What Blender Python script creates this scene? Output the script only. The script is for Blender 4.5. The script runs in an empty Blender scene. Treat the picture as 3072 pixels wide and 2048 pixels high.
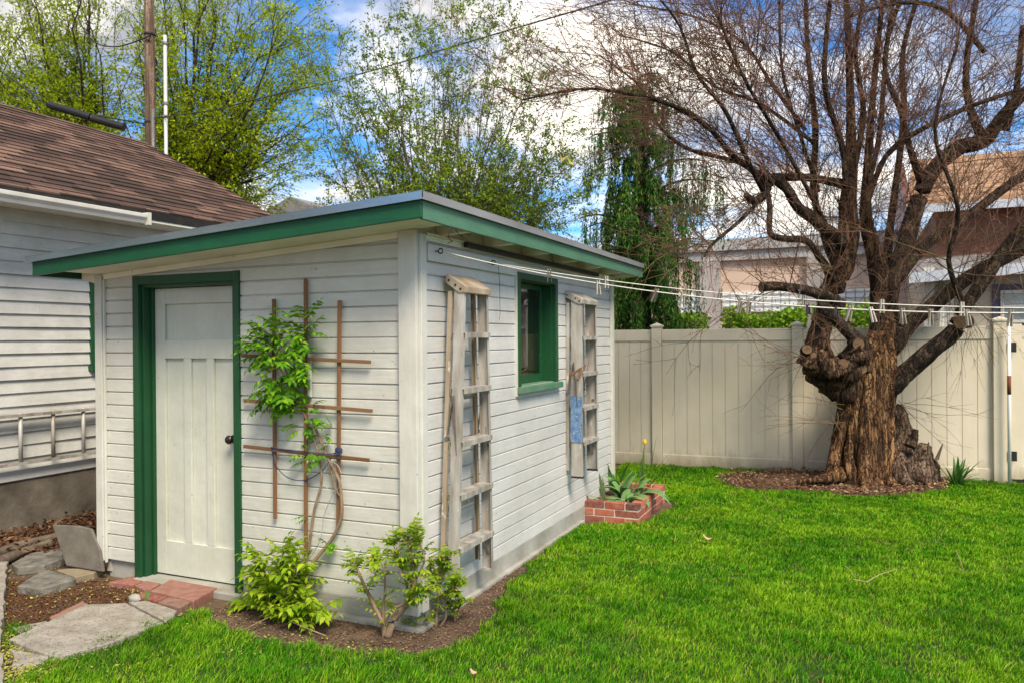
import bpy, math, random
import numpy as np
from mathutils import Vector, Matrix
random.seed(7); RNG = np.random.default_rng(7)
R = math.radians
SC = bpy.context.scene
COL = SC.collection
# ------------------------------------------------------------------ camera
H = 1.65; FPX = 2338.0; YAW = R(24.06)
F0 = Vector((-math.sin(YAW), math.cos(YAW), 0)); R0 = Vector((math.cos(YAW), math.sin(YAW), 0)); Z = Vector((0, 0, 1))
PITCH = R(-0.2); ROLL = R(0.42)
F = (F0*math.cos(PITCH)+Z*math.sin(PITCH)).normalized()
U0 = R0.cross(F).normalized()
RT = (R0*math.cos(ROLL)-U0*math.sin(ROLL)).normalized()
UP = RT.cross(F).normalized()
CAM = Vector((0, 0, H))
cam = bpy.data.objects.new('camera', bpy.data.cameras.new('camera')); COL.objects.link(cam)
cam.matrix_world = Matrix(((RT.x, UP.x, -F.x, 0), (RT.y, UP.y, -F.y, 0), (RT.z, UP.z, -F.z, H), (0, 0, 0, 1)))
cam.data.sensor_width = 36; cam.data.sensor_fit = 'HORIZONTAL'; cam.data.lens = 36*FPX/3072
cam.data.clip_start = .05; cam.data.clip_end = 3000
cam.data.dof.use_dof = True; cam.data.dof.focus_distance = 5.0; cam.data.dof.aperture_fstop = 4.5
SC.camera = cam
# ------------------------------------------------------------------ sky, sun, exposure
SUN_EL, SUN_AZ = R(50), R(133)          # azimuth clockwise from +Y
world = bpy.data.worlds.new('World'); SC.world = world; world.use_nodes = True
nt = world.node_tree; nt.nodes.clear(); N = nt.nodes.new; L = nt.links.new
out = N('ShaderNodeOutputWorld'); bg = N('ShaderNodeBackground'); bg.inputs[1].default_value = 0.125
sky = N('ShaderNodeTexSky'); sky.sky_type = 'NISHITA'; sky.sun_disc = False
sky.sun_elevation = SUN_EL; sky.sun_rotation = SUN_AZ; sky.altitude = 800; sky.ozone_density = 2.2; sky.dust_density = .4
tc = N('ShaderNodeTexCoord'); sep = N('ShaderNodeSeparateXYZ'); L(tc.outputs['Generated'], sep.inputs[0])
zz = N('ShaderNodeMath'); zz.operation = 'MAXIMUM'; L(sep.outputs[2], zz.inputs[0]); zz.inputs[1].default_value = 0.0
za = N('ShaderNodeMath'); za.operation = 'ADD'; L(zz.outputs[0], za.inputs[0]); za.inputs[1].default_value = 0.16
dx = N('ShaderNodeMath'); dx.operation = 'DIVIDE'; L(sep.outputs[0], dx.inputs[0]); L(za.outputs[0], dx.inputs[1])
dy = N('ShaderNodeMath'); dy.operation = 'DIVIDE'; L(sep.outputs[1], dy.inputs[0]); L(za.outputs[0], dy.inputs[1])
cmb = N('ShaderNodeCombineXYZ'); L(dx.outputs[0], cmb.inputs[0]); L(dy.outputs[0], cmb.inputs[1]); cmb.inputs[2].default_value = 5.6
n1 = N('ShaderNodeTexNoise'); n1.inputs['Scale'].default_value = 1.15; n1.inputs['Detail'].default_value = 9; n1.inputs['Roughness'].default_value = .58; L(cmb.outputs[0], n1.inputs['Vector'])
r1 = N('ShaderNodeValToRGB'); r1.color_ramp.elements[0].position = .435; r1.color_ramp.elements[1].position = .575; L(n1.outputs[0], r1.inputs[0])
n2 = N('ShaderNodeTexNoise'); n2.inputs['Scale'].default_value = 2.6; n2.inputs['Detail'].default_value = 6; L(cmb.outputs[0], n2.inputs['Vector'])
r2 = N('ShaderNodeValToRGB'); r2.color_ramp.elements[0].position = .36; r2.color_ramp.elements[1].position = .60
r2.color_ramp.elements[0].color = (1.9, 1.95, 2.15, 1); r2.color_ramp.elements[1].color = (6.8, 6.3, 5.5, 1); L(n2.outputs[0], r2.inputs[0])
sat = N('ShaderNodeMix'); sat.data_type = 'RGBA'; sat.blend_type = 'MULTIPLY'; sat.inputs['Factor'].default_value = 1
L(sky.outputs[0], sat.inputs[6]); sat.inputs[7].default_value = (.27, .56, .78, 1)
mx = N('ShaderNodeMix'); mx.data_type = 'RGBA'; L(r1.outputs[0], mx.inputs['Factor']); L(sat.outputs[2], mx.inputs[6]); L(r2.outputs[0], mx.inputs[7])
L(mx.outputs[2], bg.inputs[0]); L(bg.outputs[0], out.inputs[0])
sun = bpy.data.objects.new('sun', bpy.data.lights.new('sun', 'SUN')); COL.objects.link(sun)
sun.data.energy = 2.6; sun.data.angle = R(22); sun.data.color = (1, .88, .70)
sdir = Vector((math.sin(SUN_AZ)*math.cos(SUN_EL), math.cos(SUN_AZ)*math.cos(SUN_EL), math.sin(SUN_EL)))
sun.rotation_euler = sdir.to_track_quat('Z', 'Y').to_euler(); sun.location = (0, 0, 30)
SC.view_settings.view_transform = 'Standard'; SC.view_settings.look = 'None'
SC.view_settings.exposure = 1.18; SC.view_settings.gamma = 1
# ------------------------------------------------------------------ from photo (2352 wide) to place
KD = 3072/2352
def ray(px, py): return F+RT*((px*KD-1536)/FPX)+UP*(-(py*KD-1024)/FPX)
def P(px, py, s): return CAM+ray(px, py)*s
def PX(px, py, x): r = ray(px, py); return CAM+r*(x/r.x)
def PY(px, py, y): r = ray(px, py); return CAM+r*(y/r.y)
def PZ(px, py, z): r = ray(px, py); return CAM+r*((z-H)/r.z)
# ------------------------------------------------------------------ object helpers
def tag(o, label=None, cat=None, group=None, kind=None):
    if label: o['label'] = label
    if cat: o['category'] = cat
    if group: o['group'] = group
    if kind: o['kind'] = kind
    return o
def thing(name, label, cat, loc=(0, 0, 0), group=None):
    o = bpy.data.objects.new(name, None); COL.objects.link(o); o.location = loc; o.empty_display_size = .1
    o.matrix_world = Matrix.Translation(loc)
    return tag(o, label, cat, group)
def wmat(o):
    m = o.matrix_basis.copy()
    if o.parent: m = wmat(o.parent) @ o.matrix_parent_inverse @ m
    return m
def link(name, me, mat, parent=None, smooth=False):
    o = bpy.data.objects.new(name, me); COL.objects.link(o)
    if mat: me.materials.append(mat)
    if smooth: me.shade_smooth()
    if parent: o.parent = parent; o.matrix_parent_inverse = wmat(parent).inverted()
    return o
def copy_tree(o, parent=None, shift=None):
    c = o.copy(); COL.objects.link(c)
    if parent: c.parent = parent
    if shift is not None: c.location = Vector(o.location)+Vector(shift)
    for ch in [q for q in COL.objects if q.parent == o]: copy_tree(ch, c)
    return c
class MB:
    def __init__(s): s.v = []; s.f = []
    def quad(s, a, b, c, d): n = len(s.v); s.v += [tuple(a), tuple(b), tuple(c), tuple(d)]; s.f.append((n, n+1, n+2, n+3)); return s
    def poly(s, pts): n = len(s.v); s.v += [tuple(p) for p in pts]; s.f.append(tuple(range(n, n+len(pts)))); return s
    def box(s, a, b, M=None, j=0):
        x0, y0, z0 = a; x1, y1, z1 = b; n = len(s.v)
        for p in ((x0, y0, z0), (x1, y0, z0), (x1, y1, z0), (x0, y1, z0), (x0, y0, z1), (x1, y0, z1), (x1, y1, z1), (x0, y1, z1)):
            q = Vector(p)
            if j: q += Vector((random.uniform(-j, j), random.uniform(-j, j), random.uniform(-j, j)))
            if M: q = M @ q
            s.v.append(tuple(q))
        s.f += [tuple(n+i for i in q) for q in ((0, 3, 2, 1), (4, 5, 6, 7), (0, 1, 5, 4), (1, 2, 6, 5), (2, 3, 7, 6), (3, 0, 4, 7))]
        return s
    def beam(s, p, q, w, h, up=(0, 0, 1)):       # box from p to q, w sideways, h along up
        p = Vector(p); q = Vector(q); d = q-p; l = d.length; d.normalize()
        sd = d.cross(Vector(up)).normalized(); u = sd.cross(d).normalized()
        M = Matrix(((sd.x, d.x, u.x, p.x), (sd.y, d.y, u.y, p.y), (sd.z, d.z, u.z, p.z), (0, 0, 0, 1)))
        return s.box((-w/2, 0, -h/2), (w/2, l, h/2), M)
    def prism(s, pts, d):                         # planar outline pushed by d, closed
        n = len(s.v); k = len(pts); d = Vector(d)
        s.v += [tuple(Vector(p)) for p in pts]+[tuple(Vector(p)+d) for p in pts]
        s.f.append(tuple(range(n+k-1, n-1, -1))); s.f.append(tuple(range(n+k, n+2*k)))
        for i in range(k): j = (i+1) % k; s.f.append((n+i, n+j, n+k+j, n+k+i))
        return s
    def tube(s, pts, rad, ns=8, cap=True, lump=0):
        pts = [Vector(p) for p in pts]; k = len(pts); n = len(s.v)
        if not hasattr(rad, '__len__'): rad = [rad]*k
        ref = Vector((.3, .2, 1)).normalized()
        for i, p in enumerate(pts):
            t = (pts[min(i+1, k-1)]-pts[max(i-1, 0)]).normalized()
            a = t.cross(ref)
            if a.length < .1: a = t.cross(Vector((1, 0, 0)))
            a.normalize(); b = t.cross(a)
            for q in range(ns):
                th = 2*math.pi*q/ns; rr = rad[i]*(1+lump*math.sin(3*th+i*.7)+lump*random.uniform(-.6, .6))
                s.v.append(tuple(p+a*math.cos(th)*rr+b*math.sin(th)*rr))
        for i in range(k-1):
            for q in range(ns):
                r = (q+1) % ns; s.f.append((n+i*ns+q, n+i*ns+r, n+(i+1)*ns+r, n+(i+1)*ns+q))
        if cap: s.f.append(tuple(range(n+ns-1, n-1, -1))); s.f.append(tuple(n+(k-1)*ns+q for q in range(ns)))
        return s
    def build(s, name, mat, parent=None, smooth=False, bevel=0):
        me = bpy.data.meshes.new(name); me.from_pydata(s.v, [], s.f); me.update()
        o = link(name, me, mat, parent, smooth)
        if bevel:
            m = o.modifiers.new('b', 'BEVEL'); m.width = bevel; m.segments = 2; m.limit_method = 'ANGLE'
        return o
def npmesh(name, V, Fc, mat, parent=None, smooth=False):
    """V (n,3), Fc (m,k)"""
    V = np.ascontiguousarray(V, np.float32); Fc = np.ascontiguousarray(Fc, np.int32)
    me = bpy.data.meshes.new(name); me.vertices.add(len(V)); me.vertices.foreach_set('co', V.ravel())
    k = Fc.shape[1]; me.loops.add(Fc.size); me.loops.foreach_set('vertex_index', Fc.ravel())
    me.polygons.add(len(Fc)); me.polygons.foreach_set('loop_start', np.arange(0, Fc.size, k, dtype=np.int32))
    me.update(calc_edges=True)
    return link(name, me, mat, parent, smooth)
class Tubes:                                       # many thin branches in one mesh
    def __init__(s): s.V = []; s.F = []; s.n = 0
    def add(s, pts, r0, r1, ns=3):
        pts = np.asarray(pts, float); k = len(pts)
        t = np.gradient(pts, axis=0); t /= np.linalg.norm(t, axis=1)[:, None]+1e-9
        ref = np.array([.31, .2, .93]) if abs(t[0, 2]) < .8 else np.array([.9, .3, .1])
        a = np.cross(t, ref); a /= np.linalg.norm(a, axis=1)[:, None]+1e-9; b = np.cross(t, a)
        rad = np.linspace(r0, r1, k)[:, None, None]; th = np.arange(ns)*2*np.pi/ns
        V = pts[:, None, :]+rad*(a[:, None, :]*np.cos(th)[None, :, None]+b[:, None, :]*np.sin(th)[None, :, None])
        i = np.arange(k-1)[:, None]*ns; q = np.arange(ns)[None, :]; r = (q+1) % ns
        Fq = np.stack([i+q, i+r, i+ns+r, i+ns+q], -1).reshape(-1, 4)+s.n
        s.V.append(V.reshape(-1, 3)); s.F.append(Fq); s.n += k*ns
    def build(s, name, mat, parent=None): return npmesh(name, np.concatenate(s.V), np.concatenate(s.F), mat, parent, True)
def leaves_mesh(name, Pp, D, Nn, ln, wd, mat, parent=None, fold=.15):
    """one folded pointed leaf (4 tris -> 2 quads) per row"""
    Pp = np.asarray(Pp, float); D = np.asarray(D, float); Nn = np.asarray(Nn, float)
    D = D/(np.linalg.norm(D, axis=1)[:, None]+1e-9); S = np.cross(D, Nn); S /= np.linalg.norm(S, axis=1)[:, None]+1e-9
    Nn = np.cross(S, D); n = len(Pp); ln = np.broadcast_to(ln, (n,))[:, None]; wd = np.broadcast_to(wd, (n,))[:, None]
    base = Pp; tip = Pp+D*ln-Nn*ln*.12; l = Pp+D*ln*.42+S*wd*.5+Nn*wd*fold; r = Pp+D*ln*.42-S*wd*.5+Nn*wd*fold
    V = np.stack([base, l, tip, r], 1).reshape(-1, 3); i = np.arange(n)[:, None]*4
    Fc = np.concatenate([i+np.array([[0, 2, 1]]), i+np.array([[0, 3, 2]])], 0)
    return npmesh(name, V, Fc, mat, parent)
def rvec(n): v = RNG.normal(size=(n, 3)); return v/np.linalg.norm(v, axis=1)[:, None]
# ------------------------------------------------------------------ materials
def newmat(name):
    m = bpy.data.materials.new(name); m.use_nodes = True; t = m.node_tree
    return m, t, t.nodes['Principled BSDF']
def coords(t, scale=(1, 1, 1), kind='Object'):
    c = t.nodes.new('ShaderNodeTexCoord'); mp = t.nodes.new('ShaderNodeMapping'); mp.inputs['Scale'].default_value = scale
    t.links.new(c.outputs[kind], mp.inputs[0]); return mp.outputs[0]
def noise(t, vec, scale, detail=5, rough=.55, dist=0):
    n = t.nodes.new('ShaderNodeTexNoise'); n.inputs['Scale'].default_value = scale; n.inputs['Detail'].default_value = detail
    n.inputs['Roughness'].default_value = rough; n.inputs['Distortion'].default_value = dist; t.links.new(vec, n.inputs['Vector']); return n.outputs[0]
def ramp(t, fac, *stops):
    r = t.nodes.new('ShaderNodeValToRGB'); e = r.color_ramp.elements
    while len(e) < len(stops): e.new(.5)
    for k, (p, c) in enumerate(stops): e[k].position = p; e[k].color = (*c, 1) if hasattr(c, '__len__') else (c, c, c, 1)
    t.links.new(fac, r.inputs[0]); return r.outputs[0]
def mixc(t, fac, a, b, mode='MIX'):
    m = t.nodes.new('ShaderNodeMix'); m.data_type = 'RGBA'; m.blend_type = mode
    for v, i in ((fac, 'Factor'), (a, 6), (b, 7)):
        if hasattr(v, 'is_output'): t.links.new(v, m.inputs[i])
        elif i == 'Factor': m.inputs[i].default_value = v
        else: m.inputs[i].default_value = (*v, 1)
    return m.outputs[2]
def bump(t, h, strength, dist=.01, prev=None):
    b = t.nodes.new('ShaderNodeBump'); b.inputs['Strength'].default_value = strength; b.inputs['Distance'].default_value = dist
    t.links.new(h, b.inputs['Height'])
    if prev: t.links.new(prev, b.inputs['Normal'])
    return b.outputs[0]
def M(name, c1, c2=None, scale=4, rough=.7, bscale=60, bstr=.3, bdist=.004, stretch=(1, 1, 1), metal=0, speck=None, speck_at=.72, speck_scale=30, spec=.3):
    m, t, p = newmat(name); v = coords(t, stretch)
    if c2 is None: c2 = tuple(x*.8 for x in c1)
    c = ramp(t, noise(t, v, scale, 7, .6), (.32, c1), (.68, c2))
    if speck: c = mixc(t, ramp(t, noise(t, v, speck_scale, 4, .7), (speck_at, 0.), (speck_at+.06, 1.)), c, speck)
    t.links.new(c, p.inputs['Base Color']); p.inputs['Roughness'].default_value = rough; p.inputs['Metallic'].default_value = metal
    p.inputs['Specular IOR Level'].default_value = spec
    if bstr: t.links.new(bump(t, noise(t, v, bscale, 6, .65), bstr, bdist), p.inputs['Normal'])
    return m
def paint(name, base, dirt, chip, along, peel=.70, rough=.5, wear=.5):
    """old painted timber: grain along the board, grime blotches, flaked chips, nail specks"""
    m, t, p = newmat(name)
    st = {'x': (.12, 1, 1), 'y': (1, .12, 1), 'z': (1, 1, .12)}[along]
    v = coords(t, st); vo = coords(t)
    c = ramp(t, noise(t, vo, 1.6, 6, .65), (.35, base), (.75, dirt))
    c = mixc(t, ramp(t, noise(t, v, 38, 5, .7), (.45, 0.), (.75, wear)), c, dirt)
    c = mixc(t, ramp(t, noise(t, v, 15, 8, .75), (peel, 0.), (peel+.03, 1.)), c, chip)
    sp = t.nodes.new('ShaderNodeTexVoronoi'); sp.inputs['Scale'].default_value = 9; t.links.new(vo, sp.inputs['Vector'])
    c = mixc(t, ramp(t, sp.outputs['Distance'], (.035, .8), (.06, 0.)), c, chip)
    vs = coords(t, {'x': (1, 2.4, 2.4), 'y': (2.4, 1, 2.4), 'z': (2.4, 2.4, 1)}[along]); s2 = t.nodes.new('ShaderNodeTexVoronoi'); s2.inputs['Scale'].default_value = 2.6; t.links.new(vs, s2.inputs['Vector'])
    md = t.nodes.new('ShaderNodeMath'); md.operation = 'ADD'; t.links.new(s2.outputs['Distance'], md.inputs[0]); nn = noise(t, vo, 60, 4, .7); t.links.new(nn, md.inputs[1])
    c = mixc(t, ramp(t, md.outputs[0], (.46, .7), (.50, 0.)), c, chip)
    t.links.new(c, p.inputs['Base Color']); p.inputs['Roughness'].default_value = rough; p.inputs['Specular IOR Level'].default_value = .35
    b = bump(t, noise(t, v, 45, 8, .7), .55, .004); b = bump(t, noise(t, vo, 3.5, 3), .5, .02, b)
    t.links.new(b, p.inputs['Normal']); return m
def leafmat(name, c1, c2, c3=None, trans=.35, rough=.5, nscale=1.5):
    m, t, p = newmat(name); g = t.nodes.new('ShaderNodeNewGeometry')
    c = ramp(t, g.outputs['Random Per Island'], (0., c1), (.65, c2), (1., c3 or c2))
    c = mixc(t, ramp(t, noise(t, coords(t), nscale, 3), (.35, 0.), (.7, .6)), c, c1)
    t.links.new(c, p.inputs['Base Color']); p.inputs['Roughness'].default_value = rough; p.inputs['Specular IOR Level'].default_value = .12
    tr = t.nodes.new('ShaderNodeBsdfTranslucent'); t.links.new(c, tr.inputs[0])
    ms = t.nodes.new('ShaderNodeMixShader'); ms.inputs[0].default_value = trans
    t.links.new(p.outputs[0], ms.inputs[1]); t.links.new(tr.outputs[0], ms.inputs[2])
    t.links.new(ms.outputs[0], t.nodes['Material Output'].inputs[0]); return m
WH, WD, CH = (.62, .615, .56), (.46, .45, .385), (.22, .20, .16)
m_wx = paint('white paint front', WH, WD, CH, 'x'); m_wy = paint('white paint side', (.62, .615, .60), (.47, .46, .43), CH, 'y'); m_wz = paint('white paint upright', WH, WD, CH, 'z')
m_door = paint('door paint', (.59, .61, .53), (.44, .45, .37), (.3, .27, .2), 'z', peel=.73, wear=.3)
m_sof = paint('soffit paint', (.88, .86, .74), (.64, .62, .48), CH, 'x', peel=.74)
G1, G2 = (.012, .078, .028), (.008, .05, .018)
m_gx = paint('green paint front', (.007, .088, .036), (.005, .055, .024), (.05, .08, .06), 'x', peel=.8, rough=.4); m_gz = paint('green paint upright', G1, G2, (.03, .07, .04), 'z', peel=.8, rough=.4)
m_gy_sky = paint('green paint side with sky sheen', (.085, .21, .135), (.055, .15, .095), (.35, .33, .28), 'y', peel=.77, rough=.45)  # trim green made paler: sky reflection put into the side fascia's colour
m_conc = M('concrete', (.40, .39, .35), (.24, .23, .19), 3, .9, 50, .5, .006, speck=(.12, .11, .09), speck_at=.66, speck_scale=40)
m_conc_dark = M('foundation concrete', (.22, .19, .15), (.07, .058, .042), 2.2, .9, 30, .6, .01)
m_slab = M('slab', (.42, .385, .33), (.25, .22, .18), 9, .9, 70, 1, .012, speck=(.09, .08, .06), speck_at=.57, speck_scale=75)
m_flag = M('flagstone', (.24, .225, .19), (.09, .083, .07), 12, .85, 30, 1, .015)
m_flagt = M('tan stone', (.30, .25, .17), (.2, .16, .1), 6, .85, 40, .5, .006)
m_alu = M('weathered aluminium', (.56, .54, .50), (.24, .20, .155), 11, .55, 60, .3, .002, (1, 1, .2), .3, speck=(.60, .58, .52), speck_at=.63, speck_scale=26)
m_alu_dirty = M('stained aluminium', (.52, .44, .33), (.28, .20, .12), 6, .6, 60, .4, .003, (1, 1, .25), .35, speck=(.62, .6, .54), speck_at=.6, speck_scale=24)
m_metal = M('galvanised flashing', (.42, .50, .54), (.24, .31, .34), 3, .22, 40, .15, .002, (.3, 1, 1), .8)
m_steel = M('steel', (.35, .33, .3), (.2, .17, .14), 20, .4, 60, .1, .001, metal=.8)
m_dark = M('dark metal', (.03, .028, .025), (.015, .014, .013), 8, .5)
m_cedar = M('weathered cedar', (.25, .125, .058), (.12, .055, .026), 6, .75, 40, .6, .003, (1, 1, .1))
m_cedarh = M('cedar crossbar', (.25, .14, .07), (.12, .06, .03), 6, .75, 40, .6, .003, (.1, 1, 1))
m_vinyl = M('beige vinyl', (.69, .615, .475), (.60, .53, .40), 1.6, .45, 8, .05, .002, speck=(.36, .32, .24), speck_at=.75)
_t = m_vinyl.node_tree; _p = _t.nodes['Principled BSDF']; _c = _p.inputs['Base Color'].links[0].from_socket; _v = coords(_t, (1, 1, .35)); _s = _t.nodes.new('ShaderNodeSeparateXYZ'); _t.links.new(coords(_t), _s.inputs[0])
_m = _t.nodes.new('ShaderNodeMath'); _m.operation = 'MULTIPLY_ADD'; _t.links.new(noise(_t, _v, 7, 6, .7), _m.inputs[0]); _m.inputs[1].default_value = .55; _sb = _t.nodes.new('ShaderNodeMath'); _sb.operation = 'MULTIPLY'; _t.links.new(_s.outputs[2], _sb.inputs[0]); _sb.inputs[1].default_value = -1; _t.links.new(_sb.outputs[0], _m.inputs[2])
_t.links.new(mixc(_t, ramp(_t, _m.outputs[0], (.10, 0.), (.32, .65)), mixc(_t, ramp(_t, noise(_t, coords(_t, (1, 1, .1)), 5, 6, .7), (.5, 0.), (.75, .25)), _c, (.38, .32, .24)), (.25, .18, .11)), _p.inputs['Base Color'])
m_soil = M('soil', (.20, .13, .085), (.085, .052, .032), 5, .95, 45, 1, .03, speck=(.22, .16, .10), speck_at=.63, speck_scale=70)
m_brick = None
def brickmat(name, a, b, c):
    m, t, p = newmat(name); g = t.nodes.new('ShaderNodeNewGeometry'); v = coords(t)
    col = ramp(t, g.outputs['Random Per Island'], (0., a), (.55, b), (.9, c))
    col = mixc(t, ramp(t, noise(t, v, 18, 6, .7), (.4, 0.), (.75, .55)), col, (.40, .26, .20))
    t.links.new(col, p.inputs['Base Color']); p.inputs['Roughness'].default_value = .85
    t.links.new(bump(t, noise(t, v, 70, 6, .7), .6, .004), p.inputs['Normal']); return m
m_brick = brickmat('red brick', (.09, .03, .03), (.36, .07, .035), (.42, .12, .06))
m_paver = brickmat('pinkish paver', (.16, .085, .065), (.22, .11, .082), (.24, .085, .065))
m_mortar = M('mortar', (.70, .62, .52), (.50, .43, .35), 12, .95, 90, .7, .004)
m_glass, tg, pg = newmat('window glass')
pg.inputs['Base Color'].default_value = (.85, .9, .9, 1); pg.inputs['Roughness'].default_value = .03; pg.inputs['Transmission Weight'].default_value = 1; pg.inputs['IOR'].default_value = 1.45
m_rope = M('white line', (.8, .78, .70), (.6, .58, .5), 30, .6)
m_pin = M('greyed clothespin wood', (.36, .32, .26), (.2, .17, .13), 40, .8, 60, .3, .002)
m_pin2 = M('pale clothespin wood', (.55, .50, .42), (.4, .34, .27), 40, .8, 60, .3, .002)
m_pin3 = M('dark clothespin wood', (.07, .06, .05), (.04, .03, .03), 40, .8, 60, .3, .002)
# bark
def barkmat(name, a, b, c, sc=9, st=(1, 1, .16), bd=.03):
    m, t, p = newmat(name); v = coords(t, st); vo = coords(t)
    h = noise(t, v, sc, 8, .65, .4)
    col = ramp(t, h, (.38, a), (.5, b), (.62, c)); col = mixc(t, ramp(t, noise(t, vo, 3, 4), (.45, 0.), (.7, .6)), col, a)
    vv = t.nodes.new('ShaderNodeTexVoronoi'); vv.feature = 'DISTANCE_TO_EDGE'; vv.inputs['Scale'].default_value = sc*1.7
    wv = t.nodes.new('ShaderNodeVectorMath'); wv.operation = 'ADD'; nc = t.nodes.new('ShaderNodeTexNoise'); nc.inputs['Scale'].default_value = 14; nc.inputs['Detail'].default_value = 5; t.links.new(vo, nc.inputs['Vector'])
    ws = t.nodes.new('ShaderNodeVectorMath'); ws.operation = 'SCALE'; ws.inputs['Scale'].default_value = .07; t.links.new(nc.outputs['Color'], ws.inputs[0]); t.links.new(v, wv.inputs[0]); t.links.new(ws.outputs[0], wv.inputs[1]); t.links.new(wv.outputs[0], vv.inputs['Vector'])
    ck = ramp(t, vv.outputs['Distance'], (.0, 0.), (.11, 1.)); col = mixc(t, ck, a, col)
    t.links.new(col, p.inputs['Base Color']); p.inputs['Roughness'].default_value = .9; p.inputs['Specular IOR Level'].default_value = .15
    t.links.new(bump(t, ck, .9, bd*.6, bump(t, h, .9, bd)), p.inputs['Normal']); return m
m_bark = barkmat('furrowed bark', (.028, .016, .010), (.17, .085, .038), (.42, .24, .115), 17, (1, 1, .13), .06)
m_bark_dark = barkmat('limb bark', (.014, .010, .008), (.05, .034, .024), (.13, .09, .06), 14, (1, 1, .5), .015)
m_cut = M('cut wood', (.22, .135, .07), (.10, .055, .03), 20, .8, 60, .4, .003)
m_twig = M('reddish twigs', (.22, .115, .07), (.07, .038, .026), 2, .8, bstr=0)
m_bud = leafmat('red buds', (.15, .028, .016), (.24, .06, .025), (.30, .17, .05), .2)
m_twig2 = M('grey brown stems', (.12, .085, .055), (.06, .04, .026), 2, .8, bstr=0)
m_stem = M('pale stems', (.30, .22, .14), (.16, .10, .06), 14, .8, 40, .5, .004)

# ================================================================== THE SETTING
GZ = -.03
def structure(name, o): o.name = name; o['kind'] = 'structure'; return o
g = MB(); g.quad((-900, -900, GZ-.01), (900, -900, GZ-.01), (900, 900, GZ-.01), (-900, 900, GZ-.01)); structure('ground', g.build('ground', m_soil))
def inside(poly, X, Y):
    r = np.zeros(X.shape, bool); n = len(poly)
    for i in range(n):
        x0, y0 = poly[i]; x1, y1 = poly[(i+1) % n]
        c = ((y0 > Y) != (y1 > Y)) & (X < (x1-x0)*(Y-y0)/((y1-y0)+1e-12)+x0); r ^= c
    return r
def gp(px, py, z=GZ): p = PZ(px, py, z); return (p.x, p.y)
SX0, SX1, SY0, SY1 = -4.985, -2.364, 3.93, 7.78     # the shed
edge = [gp(*q) for q in ((20, 1600), (75, 1545), (160, 1500), (300, 1452), (405, 1412), (470, 1405), (520, 1440), (590, 1462), (700, 1490), (860, 1500), (1000, 1495), (1085, 1468), (1135, 1410), (1165, 1340), (1240, 1275), (1335, 1205), (1465, 1203), (1545, 1165))]
LAWN = [(-3.9, 1.0)]+edge+[(-1.78, 8.0), (-2.32, 8.05), (-2.9, 8.3), (-2.9, 10.2), (1.6, 10.42), (8.5, 10.85), (8.5, 1.0)]
LAWN2 = [gp(*q) for q in ((-60, 1435), (20, 1440), (110, 1440), (95, 1475), (30, 1490), (-60, 1500))]
MULCH = [gp(*q) for q in ((1640, 1098), (1700, 1086), (1790, 1082), (1890, 1076), (2060, 1080), (2185, 1098), (2172, 1124), (2060, 1142), (1950, 1138), (1850, 1130), (1760, 1126), (1690, 1122))]
m_thatch = M('lawn thatch', (.05, .075, .018), (.03, .05, .012), 6, .95, 60, 1, .02)
lw = MB(); lw.poly([(x, y, GZ-.004) for x, y in LAWN]); structure('lawn_soil', lw.build('lawn_soil', m_thatch))
m_mulch = M('mulch base', (.15, .085, .045), (.06, .032, .018), 9, .95, 60, 1, .03, speck=(.34, .24, .15), speck_at=.58, speck_scale=45)
# low mound of soil round the tree
cx, cy = np.mean([p[0] for p in MULCH]), np.mean([p[1] for p in MULCH])
mm = MB(); rings = 6
for k in range(rings+1):
    for x, y in MULCH: f = k/rings; mm.v.append((cx+(x-cx)*f, cy+(y-cy)*f, GZ+.002+.05*(1-f*f)+random.uniform(0, .006)))
n = len(MULCH)
for k in range(rings):
    for i in range(n): j = (i+1) % n; mm.f.append((k*n+i, k*n+j, (k+1)*n+j, (k+1)*n+i))
structure('soil_mound', mm.build('soil_mound', m_mulch, smooth=True))
# grass blades
def grassmat():
    m, t, p = newmat('grass blades'); g = t.nodes.new('ShaderNodeNewGeometry'); v = coords(t)
    c = ramp(t, g.outputs['Random Per Island'], (0., (.02, .12, .002)), (.45, (.06, .26, .003)), (.88, (.17, .42, .006)), (1., (.42, .40, .08)))
    c2 = ramp(t, g.outputs['Random Per Island'], (0., (.08, .25, .002)), (.6, (.23, .48, .006)), (1., (.48, .58, .05)))
    c = mixc(t, ramp(t, noise(t, v, 1.3, 5, .6), (.42, 0.), (.62, .9)), c, c2); c = mixc(t, ramp(t, noise(t, v, 3.1, 4, .6), (.60, 0.), (.72, .55)), c, (.30, .30, .06)); c = mixc(t, ramp(t, noise(t, v, .55, 3), (.52, 0.), (.68, .6)), c, (.018, .11, .004))
    t.links.new(c, p.inputs['Base Color']); p.inputs['Roughness'].default_value = .65; p.inputs['Specular IOR Level'].default_value = .1
    tr = t.nodes.new('ShaderNodeBsdfTranslucent'); t.links.new(c, tr.inputs[0]); ms = t.nodes.new('ShaderNodeMixShader'); ms.inputs[0].default_value = .35
    t.links.new(p.outputs[0], ms.inputs[1]); t.links.new(tr.outputs[0], ms.inputs[2]); t.links.new(ms.outputs[0], t.nodes['Material Output'].inputs[0]); return m
def vnoise(X, Y, s, seed=0):
    r = np.random.default_rng(seed).random((64, 64)); x = X*s+500; y = Y*s+500
    i = np.floor(x).astype(int); j = np.floor(y).astype(int); fx = x-i; fy = y-j; fx = fx*fx*(3-2*fx); fy = fy*fy*(3-2*fy)
    a = r[i % 64, j % 64]; b = r[(i+1) % 64, j % 64]; c = r[i % 64, (j+1) % 64]; d = r[(i+1) % 64, (j+1) % 64]
    return (a*(1-fx)+b*fx)*(1-fy)+(c*(1-fx)+d*fx)*fy
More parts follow.
